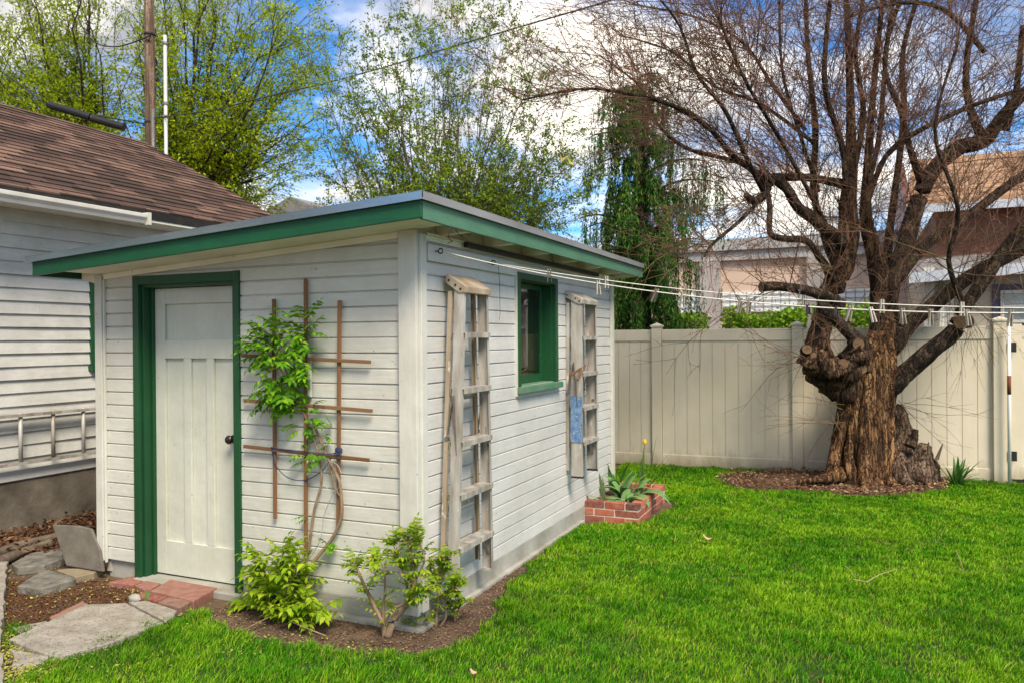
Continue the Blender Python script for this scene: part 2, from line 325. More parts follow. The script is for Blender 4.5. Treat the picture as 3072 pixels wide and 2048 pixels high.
NB = 1650000
X = RNG.uniform(-6.2, 7.6, NB); Y = RNG.uniform(1.4, 10.9, NB)
S = X*F0.x+Y*F0.y; UU = (X*R0.x+Y*R0.y)/S
keep = (S > 2.2) & (abs(UU) < 1.6) & ((abs(UU) < .78) & (S > 3.3) | (RNG.random(NB) < .5)) & (RNG.random(NB) < np.clip((4.6/S)**1.1, 0, 1))
jx = X+(vnoise(X, Y, 9, 1)-.5)*.12; jy = Y+(vnoise(X, Y, 9, 2)-.5)*.12
inl = (inside(LAWN, jx, jy) | (inside(LAWN2, jx, jy) & (RNG.random(NB) < .45))) & ~(inside(MULCH, jx, jy) & (RNG.random(NB) < .97))
thin = vnoise(X, Y, 14, 5)*.5+vnoise(X, Y, 5, 6)*.5
keep &= inl & (RNG.random(NB) < np.clip(.25+1.9*thin, 0, 1))
X, Y, S = X[keep], Y[keep], S[keep]; n = len(X)
hh = (.012+.034*vnoise(X, Y, 13, 3)**1.5*RNG.uniform(.4, 1.4, n)+.014*vnoise(X, Y, 4, 4)); az = RNG.uniform(0, 2*np.pi, n)+vnoise(X, Y, 6, 8)*3
ln = RNG.uniform(.2, 1.5, n)*hh; w = RNG.uniform(.0014, .0030, n)*np.clip(S/4.2, 1, 2.2)
dxy = np.stack([np.cos(az), np.sin(az)], 1); sd = np.stack([-np.sin(az+.6), np.cos(az+.6)], 1)
def pt(f, side, z): return np.stack([X+dxy[:, 0]*ln*f+sd[:, 0]*w*side, Y+dxy[:, 1]*ln*f+sd[:, 1]*w*side, GZ-.004+hh*z], 1)
V = np.stack([pt(0, -.7, 0), pt(0, .7, 0), pt(.35, -1*.8, .6), pt(.35, .8, .6), pt(1, 0, 1)], 1).reshape(-1, 3)
b = np.arange(n)[:, None]*5
Fc = np.concatenate([b+np.array([[0, 1, 3]]), b+np.array([[0, 3, 2]]), b+np.array([[2, 3, 4]])], 0)
go = npmesh('grass', V, Fc, grassmat()); tag(go, 'short bright green lawn grass covering the yard', 'grass', kind='stuff')
print('blades', n)
# litter helper
def scatter(name, polyg, count, size, mat, z0, zj, label, cat, seed, flat=.3, aspect=.6):
    r = np.random.default_rng(seed); xs = [p[0] for p in polyg]; ys = [p[1] for p in polyg]
    A = r.uniform(min(xs), max(xs), count*4); B = r.uniform(min(ys), max(ys), count*4); k = inside(polyg, A, B); A, B = A[k][:count], B[k][:count]; n = len(A)
    az = r.uniform(0, 6.28, n); D = np.stack([np.cos(az), np.sin(az), r.normal(0, flat, n)], 1); Nn = np.stack([r.normal(0, flat, n), r.normal(0, flat, n), np.ones(n)], 1)
    ln = r.uniform(.5, 1.2, n)*size
    o = leaves_mesh(name, np.stack([A, B, z0+r.random(n)**2*zj], 1), D, Nn, ln, ln*aspect, mat); return tag(o, label, cat, kind='stuff')
m_chip = leafmat('wood chips', (.14, .07, .038), (.28, .16, .09), (.55, .42, .28), .05, .9)
scatter('wood_chips', MULCH, 5200, .045, m_chip, GZ+.03, .035, 'brown wood chips and bark litter around the old willow trunk', 'wood chips', 3, .35, .45)
BED = [gp(*q) for q in ((480, 1400), (530, 1440), (600, 1460), (700, 1490), (860, 1500), (1000, 1495), (1085, 1468), (1140, 1410), (1170, 1340), (1335, 1205))]+[(SX1, 6.9), (SX1, SY0), (-3.7, SY0)]
scatter('soil_crumbs', BED, 3800, .016, M('soil crumbs', (.24, .16, .10), (.08, .05, .03), 30, .95, bstr=0), GZ-.008, .01, 'loose brown soil crumbs and bits in the bed by the shed', 'soil', 4, .5, .8)
m_dry = leafmat('dry leaves', (.06, .028, .015), (.16, .075, .036), (.34, .20, .11), .15, .7)
LEFT = [(-6.86, 2.5), (-6.86, 8.5), (-5.02, 8.5), (-5.02, 3.9), (-4.9, 3.3), (-4.5, 3.0)]
LEAFY = [(-6.86, 3.0), (-6.86, 8.5), (-5.02, 8.5), (-5.02, 4.6), (-6.0, 3.9), (-6.35, 3.0)]
scatter('leaf_litter', LEAFY, 12000, .052, m_dry, GZ-.006, .07, 'drift of brown dead leaves along the house foundation', 'dead leaves', 5, .5, .6)
DUFF = [gp(*q) for q in ((-40, 1330), (120, 1330), (330, 1330), (400, 1400), (300, 1400), (180, 1420), (60, 1450), (-40, 1480))]
scatter('brown_duff', DUFF, 9000, .018, leafmat('duff', (.07, .028, .014), (.15, .06, .025), (.2, .11, .05), .05, .9), GZ-.008, .014, 'reddish brown duff of tiny dead bits between stones and slab', 'duff', 6, .4, .5)
m_samara = leafmat('yellow green seeds', (.32, .34, .05), (.45, .48, .08), (.5, .42, .14), .2)
SEED = [gp(*q) for q in ((-60, 1260), (250, 1240), (500, 1390), (620, 1440), (980, 1500), (960, 1540), (500, 1500), (150, 1590), (-60, 1590))]
scatter('fallen_seeds', SEED, 1500, .022, m_samara, GZ+.0, .012, 'yellow green tree seeds fallen over path, soil and grass edge', 'seeds', 9, .2, .6)
SEED2 = [gp(*q) for q in ((-60, 1440), (10, 1440), (60, 1500), (170, 1500), (60, 1590), (-60, 1590))]
scatter('seed_drift', SEED2, 1700, .022, m_samara, GZ+.003, .015, 'thick yellow green drift of fallen seeds at the path corner', 'seeds', 10, .25, .55)

# ================================================================== SHED
WB = .095                                            # bottom of the siding
def soff(x): return 2.105+(2.292-2.105)*(x+5.21)/(5.21-2.111)     # underside of the fascia
RX0, RX1, RY0, RY1 = -5.21, -2.111, 3.562, 8.15
ROW = .0925
def siding(mb, place, u0, u1, z0, z1, openings, top=None, row=ROW, proud=.012, wob=.0012, lap=False, nu=None):
    """place(u, z, d) -> point; clips boards round openings and under a sloping top"""
    cuts = sorted({u0, u1, *[c for o in openings for c in o[:2]]}); r = random.Random(3)
    if top or nu:
        k = nu or 26; cuts = sorted(set(cuts) | {u0+(u1-u0)*i/k for i in range(k+1)})
    rows = []
    z = z0
    while z < z1: rows.append((z, r.uniform(-1, 1))); z += row
    for zr, rw in rows:
        if lap: prof = [(zr, .0), (zr, proud), (zr+row, .002)]
        else: prof = [(zr, .002), (zr+.001, proud), (zr+row-.012, proud), (zr+row-.006, .001), (zr+row, .000)]
        for a, b in zip(cuts[:-1], cuts[1:]):
            mid = (a+b)/2; iv = [(z0, min(top(a), top(b)) if top else z1)]
            for o in openings:
                if o[0] <= mid <= o[1]:
                    nv = []
                    for lo, hi in iv:
                        if o[2] > lo: nv.append((lo, min(hi, o[2])))
                        if o[3] < hi: nv.append((max(lo, o[3]), hi))
                    iv = nv
            for lo, hi in iv:
                pr = []
                for (za, da), (zb, db) in zip(prof[:-1], prof[1:]):
                    if zb < lo or za > hi: continue
                    A = max(za, lo); B = min(zb, hi); f = lambda q: da+(db-da)*((q-za)/(zb-za) if zb > za else (1 if q == B else 0))
                    if zb > za: pr.append(((A, f(A)), (B, f(B))))
                    elif lo <= za <= hi: pr.append(((za, da), (zb, db)))
                for (za, da), (zb, db) in pr:
                    wa, wb_ = wob*math.sin(a*3+rw*9), wob*math.sin(b*3+rw*9)
                    mb.quad(place(a, za, da+wa), place(b, za, da+wb_), place(b, zb, db+wb_), place(a, zb, db+wa))
shed = thing('garden_shed', 'small white wooden shed with green trim and low sloping roof', 'shed', ((SX0+SX1)/2, (SY0+SY1)/2, GZ))
DX0, DX1, DZ1 = -4.60, -3.735, 2.045                 # door opening
WY0, WY1, WZ0, WZ1 = 5.40, 6.14, 1.29, 2.10          # window opening
a = MB(); siding(a, lambda u, z, d: (u, SY0-d, z), SX0, SX1, WB, 2.4, [(DX0, DX1, -1, DZ1)], top=lambda u: soff(u)+.03)
fw = a.build('wall', m_wx, shed)
a = MB(); siding(a, lambda u, z, d: (SX1+d, u, z), SY0, SY1, WB, soff(SX1)+.02, [(WY0, WY1, WZ0, WZ1)], nu=12)
a.build('wall', m_wy, shed)
a = MB(); siding(a, lambda u, z, d: (SX0-d, u, z), SY0, SY1, WB, soff(SX0)+.02, []); siding(a, lambda u, z, d: (u, SY1+d, z), SX0, SX1, WB, 2.4, [], top=lambda u: soff(u)+.03); a.build('wall', m_wy, shed)
# inner lining so the room behind the glass is a real dark room
m_in = M('bare inner boards', (.55, .50, .44), (.40, .35, .3), 4, .9)
a = MB(); e = .09
a.box((SX0+.01, SY1-.05, 0), (SX1-.06, SY1-.01, 2.1)); a.box((SX0+.01, SY0+.01, 0), (SX0+.05, SY1-.06, 2.1)); a.box((SX0+.06, SY0+.13, 0), (SX1-.02, SY0+.15, 2.12))
a.box((SX0+.06, SY0+.16, .0), (SX1-.02, SY1-.06, .03))
for y0, y1, z0, z1 in ((SY0+.16, WY0, .04, 2.2), (WY1, SY1-.06, .04, 2.2), (WY0, WY1, .04, WZ0), (WY0, WY1, WZ1, 2.2)): a.box((SX1-.05, y0, z0), (SX1-.008, y1, z1))
a.build('inner_lining', m_in, shed)
# foundation
a = MB(); a.box((SX0+.02, SY0+.02, GZ-.2), (DX0-.06, SY0+.2, WB+.01)); a.box((DX1+.05, SY0-.012, GZ-.2), (SX1+.0, SY0+.2, WB+.003)); a.box((SX1-.2, SY0+.21, GZ-.2), (SX1+.012, SY1, WB+.003)); a.box((SX0+.02, SY0+.21, GZ-.2), (SX0+.2, SY1, WB)); a.box((SX0+.21, SY1-.2, GZ-.2), (SX1-.21, SY1-.01, WB))
for p0, p1 in (((DX1+.2, SY0-.06, GZ-.1), (SX1+.05, SY0-.014, GZ+.02)), ((SX1+.014, SY0-.05, GZ-.1), (SX1+.055, 6.8, GZ+.02))): a.box(p0, p1, j=.008)
a.build('foundation', m_conc, shed, bevel=.008)
# corner boards
def cb(pts0, pts1, mat, name='corner_board'): a = MB(); a.box(pts0, pts1); return a.build(name, mat, shed, bevel=.004)
cb((SX1-.10, SY0-.042, .045), (SX1+.022, SY0-.012, soff(SX1)+.01), m_wz); cb((SX1+.012, SY0-.010, .06), (SX1+.040, SY0+.055, soff(SX1)-.01), m_wz)
cb((SX0-.035, SY0-.040, .085), (SX0+.035, SY0-.012, soff(SX0)+.01), m_wz); cb((SX0+.037, SY0-.032, .07), (SX0+.052, SY0-.012, soff(SX0)), m_wz)
cb((SX1+.012, SY1-.05, .06), (SX1+.04, SY1+.03, soff(SX1)), m_wz); cb((SX0-.03, SY1-.05, .06), (SX0-.012, SY1+.03, soff(SX0)), m_wz)
# frieze board along the sloping top of the front, cut boards that run behind the door head
def pr(mb, x0, x1, y0, y1, zf0, zf1):
    mb.prism([(x0, y0, zf0(x0)), (x1, y0, zf0(x1)), (x1, y0, zf1(x1)), (x0, y0, zf1(x0))], (0, y1-y0, 0))
a = MB(); pr(a, SX0+.04, SX1-.105, SY0-.032, SY0-.016, lambda x: soff(x)-.028, lambda x: soff(x)+.01); a.build('frieze_board', m_sof, shed)
# roof: deck, fascias, metal edge, rafter tails, soffit
roof = MB(); pr(roof, RX0+.02, RX1-.02, RY0+.02, RY1-.02, lambda x: soff(x)+.098, lambda x: soff(x)+.12)
roof = roof.build('roof', m_sof, shed)
a = MB(); pr(a, RX0-.015, RX1+.01, RY0-.01, RY1+.01, lambda x: soff(x)+.121, lambda x: soff(x)+.133); a.build('roofing', M('grey roll roofing', (.16, .17, .17), (.10, .11, .11), 4, .8, 60, .5, .004), roof)
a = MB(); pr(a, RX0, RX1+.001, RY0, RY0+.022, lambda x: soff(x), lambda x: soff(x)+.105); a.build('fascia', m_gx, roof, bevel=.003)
a = MB(); a.box((RX1-.022, RY0+.024, soff(RX1)-.006), (RX1, RY1, soff(RX1)+.103)); a.build('fascia', m_gy_sky, roof, bevel=.003)
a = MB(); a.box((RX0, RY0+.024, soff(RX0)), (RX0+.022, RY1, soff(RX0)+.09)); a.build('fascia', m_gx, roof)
fl = MB(); pr(fl, RX0-.05, RX1+.014, RY0-.014, RY0-.002, lambda x: soff(x)+.096, lambda x: soff(x)+.136)
pr(fl, RX0-.05, RX1+.014, RY0-.014, RY0+.06, lambda x: soff(x)+.1365, lambda x: soff(x)+.139)
pr(fl, RX0-.05, RX1+.018, RY0-.022, RY0-.0145, lambda x: soff(x)+.092, lambda x: soff(x)+.1005)
fl.build('metal_edge', m_metal, roof)
fl = MB(); zt = soff(RX1); fl.box((RX1+.002, RY0-.012, zt+.098), (RX1+.014, RY1+.01, zt+.138)); fl.box((RX1-.06, RY0+.062, zt+.1385), (RX1+.014, RY1+.01, zt+.141)); fl.box((RX1+.0145, RY0-.02, zt+.093), (RX1+.022, RY1+.01, zt+.101))
for yy in (7.35,): fl.box((RX1+.0145, yy, zt+.102), (RX1+.019, yy+.8, zt+.141))
fl.build('metal_edge', M('oxidised flashing', (.50, .51, .53), (.30, .29, .30), 3, .4, 40, .2, .002, (1, .25, 1), .6, speck=(.25, .16, .12), speck_at=.66, speck_scale=5), roof)
a = MB(); pr(a, RX0+.023, SX0, RY0+.024, SY0-.004, lambda x: soff(x)+.055, lambda x: soff(x)+.068)
pr(a, SX0, RX1-.023, RY0+.024, SY0-.018, lambda x: soff(x)+.012, lambda x: soff(x)+.022); a.build('soffit', m_sof, roof)
for k, yy in enumerate([4.16+.66*i for i in range(6)]+[SY1+.03, 8.0]):
    a = MB(); pr(a, SX1-.0 if yy < SY1 else SX0, RX1-.024, yy, yy+.042, lambda x: soff(x)+.0, lambda x: soff(x)+.097); a.build('rafter_tail', m_sof, roof, bevel=.003)
for yy in [4.16+.66*i for i in range(6)]:
    a = MB(); pr(a, RX0+.024, SX0-.0, yy, yy+.042, lambda x: soff(x)+.02, lambda x: soff(x)+.097); a.build('rafter_tail', m_sof, roof)
a = MB(); pr(a, SX0-.17, SX0+.0, SY0-.035, SY0+.0, lambda x: soff(x)-.06+.35*max(0, SX0-.02-x), lambda x: soff(x)+.05); a.build('rafter_tail', m_sof, roof)
a = MB(); a.box((SX1-.02, SY0+.06, soff(SX1)+.001), (SX1-.004, SY1-.06, soff(SX1)+.105)); a.build('blocking', m_sof, shed)
# small moulding under the eave on the side, ledger with eye hooks
a = MB(); a.box((SX1+.0145, SY0+.06, soff(SX1)-.045), (SX1+.030, SY1-.055, soff(SX1)-.012)); a.box((SX1+.0145, SY0+.06, soff(SX1)-.010), (SX1+.045, SY1-.055, soff(SX1)+.0)); a.build('moulding', m_sof, shed)
p0 = PX(958, 590, SX1); p1 = PX(1175, 625, SX1)
a = MB(); a.box((SX1+.018, SY0+.075, 2.115), (SX1+.038, p1.y, 2.215)); led = a.build('ledger_board', m_wy, shed, bevel=.003)
HOOKS = []
for hx, hy in ((1012, 577), (1133, 604)):
    p = PX(hx, hy, SX1+.075); HOOKS.append(p)
    a = MB(); a.tube([(SX1+.035, p.y, p.z), (p.x-.015, p.y, p.z)], .004, 6)
    a.tube([(p.x+.015*math.cos(t), p.y, p.z+.015*math.sin(t)) for t in [k*.55 for k in range(12)]], .004, 6); a.build('eye_hook', m_dark, led)
# door
fr = MB()
fr.box((DX0-.052, SY0-.030, GZ+.01), (DX0+.004, SY0-.0, DZ1+.06)); fr.box((DX1-.004, SY0-.030, GZ+.0), (DX1+.048, SY0, DZ1+.06))
fr.box((DX0+.0045, SY0-.028, DZ1-.002), (DX1-.0045, SY0-.001, DZ1+.058))
fr.box((DX0-.02, SY0+.001, GZ+.01), (DX0+.022, SY0+.125, DZ1)); fr.box((DX0+.0225, SY0+.06, GZ+.01), (DX0+.04, SY0+.10, DZ1-.022)); fr.box((DX1-.022, SY0+.001, GZ+.01), (DX1+.02, SY0+.125, DZ1))
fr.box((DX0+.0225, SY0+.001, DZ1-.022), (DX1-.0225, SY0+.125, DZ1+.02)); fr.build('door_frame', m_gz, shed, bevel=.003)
D0, D1, DB, DT = DX0+.024, DX1-.024, .015, DZ1-.026; DY = SY0+.085
door = MB(); door.box((D0, DY+.021, DB), (D1, DY+.045, DT))
st = .105
W = D1-D0
door.box((D0, DY, DB), (D0+st, DY+.0205, DT)); door.box((D1-st+.02, DY, DB), (D1, DY+.0205, DT))
door.box((D0+st+.0005, DY, DB), (D1-st+.0195, DY+.0205, .25)); door.box((D0+st+.0005, DY, DT-.11), (D1-st+.0195, DY+.0205, DT)); door.box((D0+st+.0005, DY, 1.53), (D1-st+.0195, DY+.0205, 1.66))
iw = (D1-st+.02)-(D0+st)
for k in (1, 2):
    xc = D0+st+iw*k/3; door.box((xc-.033, DY, .2505), (xc+.033, DY+.0205, 1.5295))
door = door.build('door', m_door, shed, bevel=.003)
kn = PY(527, 1009, DY-.04)
a = MB(); a.tube([(kn.x, DY, kn.z), (kn.x, DY-.006, kn.z), (kn.x, DY-.0065, kn.z), (kn.x, DY-.028, kn.z), (kn.x, DY-.034, kn.z), (kn.x, DY-.046, kn.z), (kn.x, DY-.058, kn.z), (kn.x, DY-.062, kn.z)], [.028, .028, .011, .011, .024, .031, .024, .008], 20); a.build('door_knob', M('dark bronze knob', (.10, .08, .065), (.06, .05, .04), 10, .25, metal=.9, bstr=0), door, smooth=True)
a = MB(); a.box((DX0-.04, SY0-.06, GZ-.05), (DX1+.06, SY0+.12, .004), j=.004); a.build('threshold', m_conc, shed, bevel=.01)
# window
win = MB()
c = .055
win.box((SX1+.0, WY0-c, WZ0-.0), (SX1+.030, WY0+.002, WZ1+.05)); win.box((SX1, WY1-.002, WZ0), (SX1+.030, WY1+c, WZ1+.05)); win.box((SX1, WY0+.0025, WZ1-.002), (SX1+.029, WY1-.0025, WZ1+.05))
win.box((SX1-.13, WY0-.02, WZ0-.01), (SX1-.0005, WY0+.012, WZ1+.01)); win.box((SX1-.13, WY1-.012, WZ0-.01), (SX1-.0005, WY1+.02, WZ1+.01)); win.box((SX1-.13, WY0+.0125, WZ1-.012), (SX1-.0005, WY1-.0125, WZ1+.012))
win = win.build('window', m_gz, shed, bevel=.003)
a = MB(); a.box((SX1-.13, WY0+.0125, WZ0-.02), (SX1+.001, WY1-.0125, WZ0+.004)); a.box((SX1+.0015, WY0-c-.015, WZ0-.05), (SX1+.065, WY1+c+.02, WZ0-.001)); a.build('sill', M('green sill', (.05, .19, .10), (.16, .2, .15), 5, .6), win, bevel=.004)
a = MB(); sx = SX1-.115; q = .045
a.box((sx, WY0+.013, WZ0+.005), (sx+.03, WY0+.013+q, WZ1-.013)); a.box((sx, WY1-.013-q, WZ0+.005), (sx+.03, WY1-.013, WZ1-.013)); a.box((sx, WY0+.0135+q, WZ0+.005), (sx+.03, WY1-.0135-q, WZ0+.005+.065)); a.box((sx, WY0+.0135+q, WZ1-.013-.04), (sx+.03, WY1-.0135-q, WZ1-.013)); a.build('frame', m_gz, win, bevel=.002)
a = MB(); a.box((sx+.012, WY0+.0145+q-.002, WZ0+.072), (sx+.016, WY1-.0145-q+.002, WZ1-.055)); a.build('pane', m_glass, win)
a = MB(); a.box((SX1+.001, WY0-c-.022, WZ0-.07), (SX1+.026, WY0-c-.002, WZ1+.05)); a.build('window_trim', m_wz, shed)
# cream bucket-like shade and white frame behind the glass
t_ = thing('stored_bucket', 'cream tapered bucket standing inside behind the shed window', 'bucket', (SX1-.3, 5.72, 1.2))
a = MB(); by_ = PX(1217, 800, SX1-.30).y; bc = Vector((SX1-.30, by_, 1.37)); a.tube([bc+Vector((0, 0, z)) for z in (0, .005, .32, .32)], [.062, .064, .09, .07], 24); a.build('bucket', M('cream plastic', (.7, .56, .33), (.6, .46, .25), 5, .5), t_, smooth=False)
a = MB(); a.box((SX1-.45, 5.3, 1.30), (SX1-.16, 7.0, 1.362)); tag(a.build('inner_shelf', M('shelf wood', (.25, .19, .12), (.15, .1, .06), 5, .8)), 'wooden shelf inside the shed under the cream bucket', 'shelf')
# dark bar stored under the eave
p0, p1 = PX(1077, 572, SX1+.085), PX(1378, 655, SX1+.085)
a = MB(); a.box((SX1+.047, p0.y, soff(SX1)-.040), (SX1+.078, p1.y, soff(SX1)-.006)); tag(a.build('dark_bar', M('dark oiled wood', (.035, .022, .016), (.02, .013, .01), 6, .6, 40, .4, .003, (1, .1, 1)), bevel=.004), 'long dark brown bar stored under the right eave of the shed', 'bar')
# dead creeper bits under the eave
tt = Tubes()
for k in range(7):
    p = np.array(PX(1040+random.uniform(-18, 25), 525+random.uniform(-8, 15), SX1+random.uniform(.05, .2))); pts = [p]
    for q in range(6): pts.append(pts[-1]+np.array([random.uniform(-.02, .03), random.uniform(-.02, .05), random.uniform(-.03, .02)]))
    tt.add(pts, .003, .0012)
tag(tt.build('dead_creeper', m_dark), 'dry dark creeper tendrils clinging under the eave near the corner', 'creeper')
# wall wire hanging beside the first ladder
p = PX(1145, 612, SX1+.05); tt = Tubes(); tt.add([p, p+Vector((.0, .015, -.12)), p+Vector((0, .018, -.26)), p+Vector((.01, .0, -.34)), p+Vector((.01, -.02, -.38))], .002, .0015, 5); tag(tt.build('hanging_wire', m_dark), 'thin dark wire hanging down the wall from the second eye hook', 'wire')

# ================================================================== STEPLADDERS
def channel(mb, p, q, out, side, wd, th, fl):         # C-channel: web plus two flanges
    p = Vector(p); q = Vector(q); d = (q-p).normalized(); o = Vector(out).normalized(); s_ = Vector(side).normalized()
    mb.beam(p, q, th, wd, up=o)
    for k in (-1, 1): mb.beam(p+o*(k*(wd/2-th/2))+s_*(fl/2+th/2), q+o*(k*(wd/2-th/2))+s_*(fl/2+th/2), fl, th, up=o)
def stepladder(label, xf, zb, zt, yb, yt, steps, mat, mats, wd=.062, blue=False, grp=None):
    """yb=(near, far) at the bottom, yt at the top; front rails with steps, folded rear rails against the wall"""
    t = thing('stepladder', label, 'stepladder', (xf, sum(yb)/2, zb), grp)
    B = lambda k, z: yb[k]+(yt[k]-yb[k])*(z-zb)/(zt-zb)
    for k, sd in ((0, 1), (1, -1)):
        a = MB(); channel(a, (xf-wd/2, yb[k], zb), (xf-wd/2, yt[k], zt), (1, 0, 0), (0, sd, 0), wd, .003, .022); a.build('rail', mat, t)
        rb = zb+.05; a = MB(); channel(a, (xf-wd-.040, yb[k]+sd*.004, rb), (xf-wd-.034, yt[k]+sd*.004, zt-.03), (1, 0, 0), (0, sd, 0), .028, .003, .018); a.build('rear_rail', mats, t)
        sp = MB(); mz = zb+(zt-zb)*.58; yy = B(k, mz)-sd*.006
        sp.beam((xf-wd-.03, yy, mz-.16), (xf-wd*.75, yy, mz+.10), .005, .018, (0, 1, 0)); sp.beam((xf-wd*.75, yy-sd*.005, mz+.10), (xf-wd*.4, yy-sd*.005, mz-.26), .005, .018, (0, 1, 0))
        for (xx, z_) in ((xf-wd-.03, mz-.16), (xf-wd*.4, mz-.26)): sp.tube([(xx, yy-.010, z_), (xx, yy+.010, z_)], .014, 10)
        sp.build('spreader', m_steel, t)
    for z in steps:
        a = MB(); y0, y1 = B(0, z)+.003, B(1, z)-.003
        a.box((xf-wd-.012, y0, z-.003), (xf+.010, y1, z)); a.box((xf+.010, y0, z-.032), (xf+.013, y1, z+.0)); a.box((xf-wd-.015, y0, z-.032), (xf-wd-.012, y1, z))
        for k in range(5): xx = xf-wd+k*.016; a.box((xx, y0, z+.0002), (xx+.004, y1, z+.002))
        a.build('step', mats if False else mat, t)
    for z in (zb+.25*(zt-zb), zb+.62*(zt-zb)):
        a = MB(); a.box((xf-wd-.05, B(0, z)+.03, z-.015), (xf-wd-.046, B(1, z)-.03, z+.015)); a.build('rear_brace', mat, t)
    z = steps[-1]
    for k, sd in ((0, 1), (1, -1)): a = MB(); a.beam((xf-wd/2, B(k, z)+sd*.005, z-.16), (xf-wd/2, B(k, z)+sd*.09, z-.02), .004, .022, (1, 0, 0)); a.build('step_brace', m_steel, t)
    # tilted cap
    a = MB(); y0, y1 = yt[0]-.012, yt[1]+.012; xw = xf-wd-.045
    prof = [(xf+.016, zt-.045), (xf+.016, zt-.008), (xf+.008, zt+.0), (xw, zt+.075), (xw-.01, zt+.062), (xw-.01, zt+.02), (xf-.03, zt-.045)]
    a.prism([(x, y0, z) for x, z in prof], (0, y1-y0, 0)); a.build('cap', mats, t, bevel=.003)
    for x, z in ((xw+.012, zt+.035), (xf-.02, zt-.02), (xf-.055, zt+.005)): a = MB(); a.tube([(x, y0-.004, z), (x, y0+.002, z)], .007, 8); a.build('rivet', m_dark, t)
    if blue:
        a = MB(); a.box((xf-wd-.001, yb[0]-.0045, zb+.30), (xf+.002, yb[0]+.0-.002, zb+.70)); a.build('blue_label', M('scratched blue tape', (.04, .13, .34), (.20, .30, .42), 18, .6, speck=(.45, .47, .47), speck_at=.58, speck_scale=60), t)
    for k, sd in ((0, 1), (1, -1)):
        a = MB(); a.box((xf-wd-.002, yb[k]-.006, zb-.012), (xf+.002, yb[k]+.03*sd+.006, zb+.004)); a.build('foot', m_dark if blue else m_alu, t)
    return t
z0 = PX(1128, 1310, SX1+.16).z
st1 = [PX(1122, q, SX1+.165).z for q in (764, 884, 998, 1110, 1222)]
stepladder('taller paint-splashed aluminium stepladder hung near the shed corner', SX1+.165, .15, 1.975, (4.10, 4.60), (4.22, 4.55), st1, m_alu, m_alu_dirty, .068, grp='folded stepladders on the shed wall')
st2 = [PX(1366, q, SX1+.165).z for q in (772, 852, 928, 1004)]
stepladder('shorter aluminium stepladder with blue band hung past the window', SX1+.165, .45, 1.99, (6.40, 6.84), (6.42, 6.82), st2, m_alu, m_alu, .10, blue=True, grp='folded stepladders on the shed wall')
for (q0, q1, lb) in (((1310, 862), (1345, 838), 'upper of two short wooden sticks wedged in the far stepladder'), ((1326, 872), (1342, 842), 'lower of two short wooden sticks wedged in the far stepladder')):
    a = MB(); a.beam(PX(*q0, SX1+.20), PX(*q1, SX1+.14), .02, .012, (1, 0, 0)); tag(a.build('wooden_stick', m_cedar, bevel=.002), lb, 'stick', 'sticks on the far ladder')

# ================================================================== TRELLIS AND VINE
tr = thing('trellis', 'reddish cedar trellis of three uprights and three crossbars on the front wall', 'trellis', (-3.14, 3.89, GZ))
for (x0, yt_, x1, yb_) in ((629, 687, 632, 1190), (702, 640, 703, 1325), (780, 690, 777, 1210)):
    a = MB(); a.beam(PY(x1, yb_, 3.893), PY(x0, yt_, 3.893), .024, .012, (0, 1, 0)); a.build('upright', m_cedar, tr, bevel=.0015)
for (x0, y0, x1, y1) in ((555, 816, 851, 831), (560, 919, 855, 943), (560, 1024, 848, 1056)):
    a = MB(); a.beam(PY(x0, y0, 3.878), PY(x1, y1, 3.878), .014, .022, (0, 0, 1)); a.build('crossbar', m_cedarh, tr, bevel=.0015)
def pinnate(lv, tubes, base, d, L, pairs, ll, up=Vector((0, 0, 1))):
    """compound leaf: rachis with paired pointed drooping leaflets"""
    d = Vector(d).normalized(); pts = []; p = Vector(base); dd = d.copy()
    for k in range(pairs+2): pts.append(p.copy()); p = p+dd*(L/(pairs+1)); dd = (dd+Vector((0, 0, -.13))).normalized()
    tubes.add([tuple(q) for q in pts], .0022, .001, 3)
    for k in range(1, pairs+2):
        q = pts[k]; t = (pts[min(k+1, pairs+1)]-pts[k-1]).normalized(); s_ = t.cross(up)
        if s_.length < .1: s_ = Vector((1, 0, 0))
        s_.normalize(); nn = s_.cross(t).normalized(); sc = .65+.5*math.sin(math.pi*k/(pairs+1.4))
        sides = (1, -1) if k <= pairs else (0,)
        for sg in sides:
            ld = (s_*sg*1.0+t*(.55 if sg else 1)+Vector((random.uniform(-.2, .2), random.uniform(-.2, .2), random.uniform(-.55, .0)))).normalized()
            leaflet(lv, q, ld, nn, ll*sc*random.uniform(.8, 1.15))
def leaflet(lv, p, d, n, L):
    s_ = d.cross(n).normalized(); n = s_.cross(d).normalized(); w = L*random.uniform(.24, .31); k = len(lv.v)
    mid = lambda f, dr: p+d*L*f-n*L*dr
    C = [mid(0, 0), mid(.3, .0), mid(.65, .06), mid(1, .20)]
    Lf = [mid(.12, 0)+s_*w*.55+n*w*.2, mid(.32, 0)+s_*w*1.0+n*w*.3, mid(.45, .02)+s_*w*.72+n*w*.2, mid(.6, .05)+s_*w*.78+n*w*.2, mid(.78, .1)+s_*w*.32+n*w*.1]
    Rt = [mid(.12, 0)-s_*w*.55+n*w*.2, mid(.32, 0)-s_*w*1.0+n*w*.3, mid(.45, .02)-s_*w*.72+n*w*.2, mid(.6, .05)-s_*w*.78+n*w*.2, mid(.78, .1)-s_*w*.32+n*w*.1]
    lv.v += [tuple(q) for q in C+Lf+Rt]
    l = k+4; r = k+9
    lv.f += [(k, l, k+1), (l, l+1, k+1), (k+1, l+1, l+2, k+2), (k+2, l+2, l+3), (k+2, l+3, l+4, k+3),
             (k, k+1, r), (r, k+1, r+1), (k+1, k+2, r+2, r+1), (k+2, r+3, r+2), (k+2, k+3, r+4, r+3)]
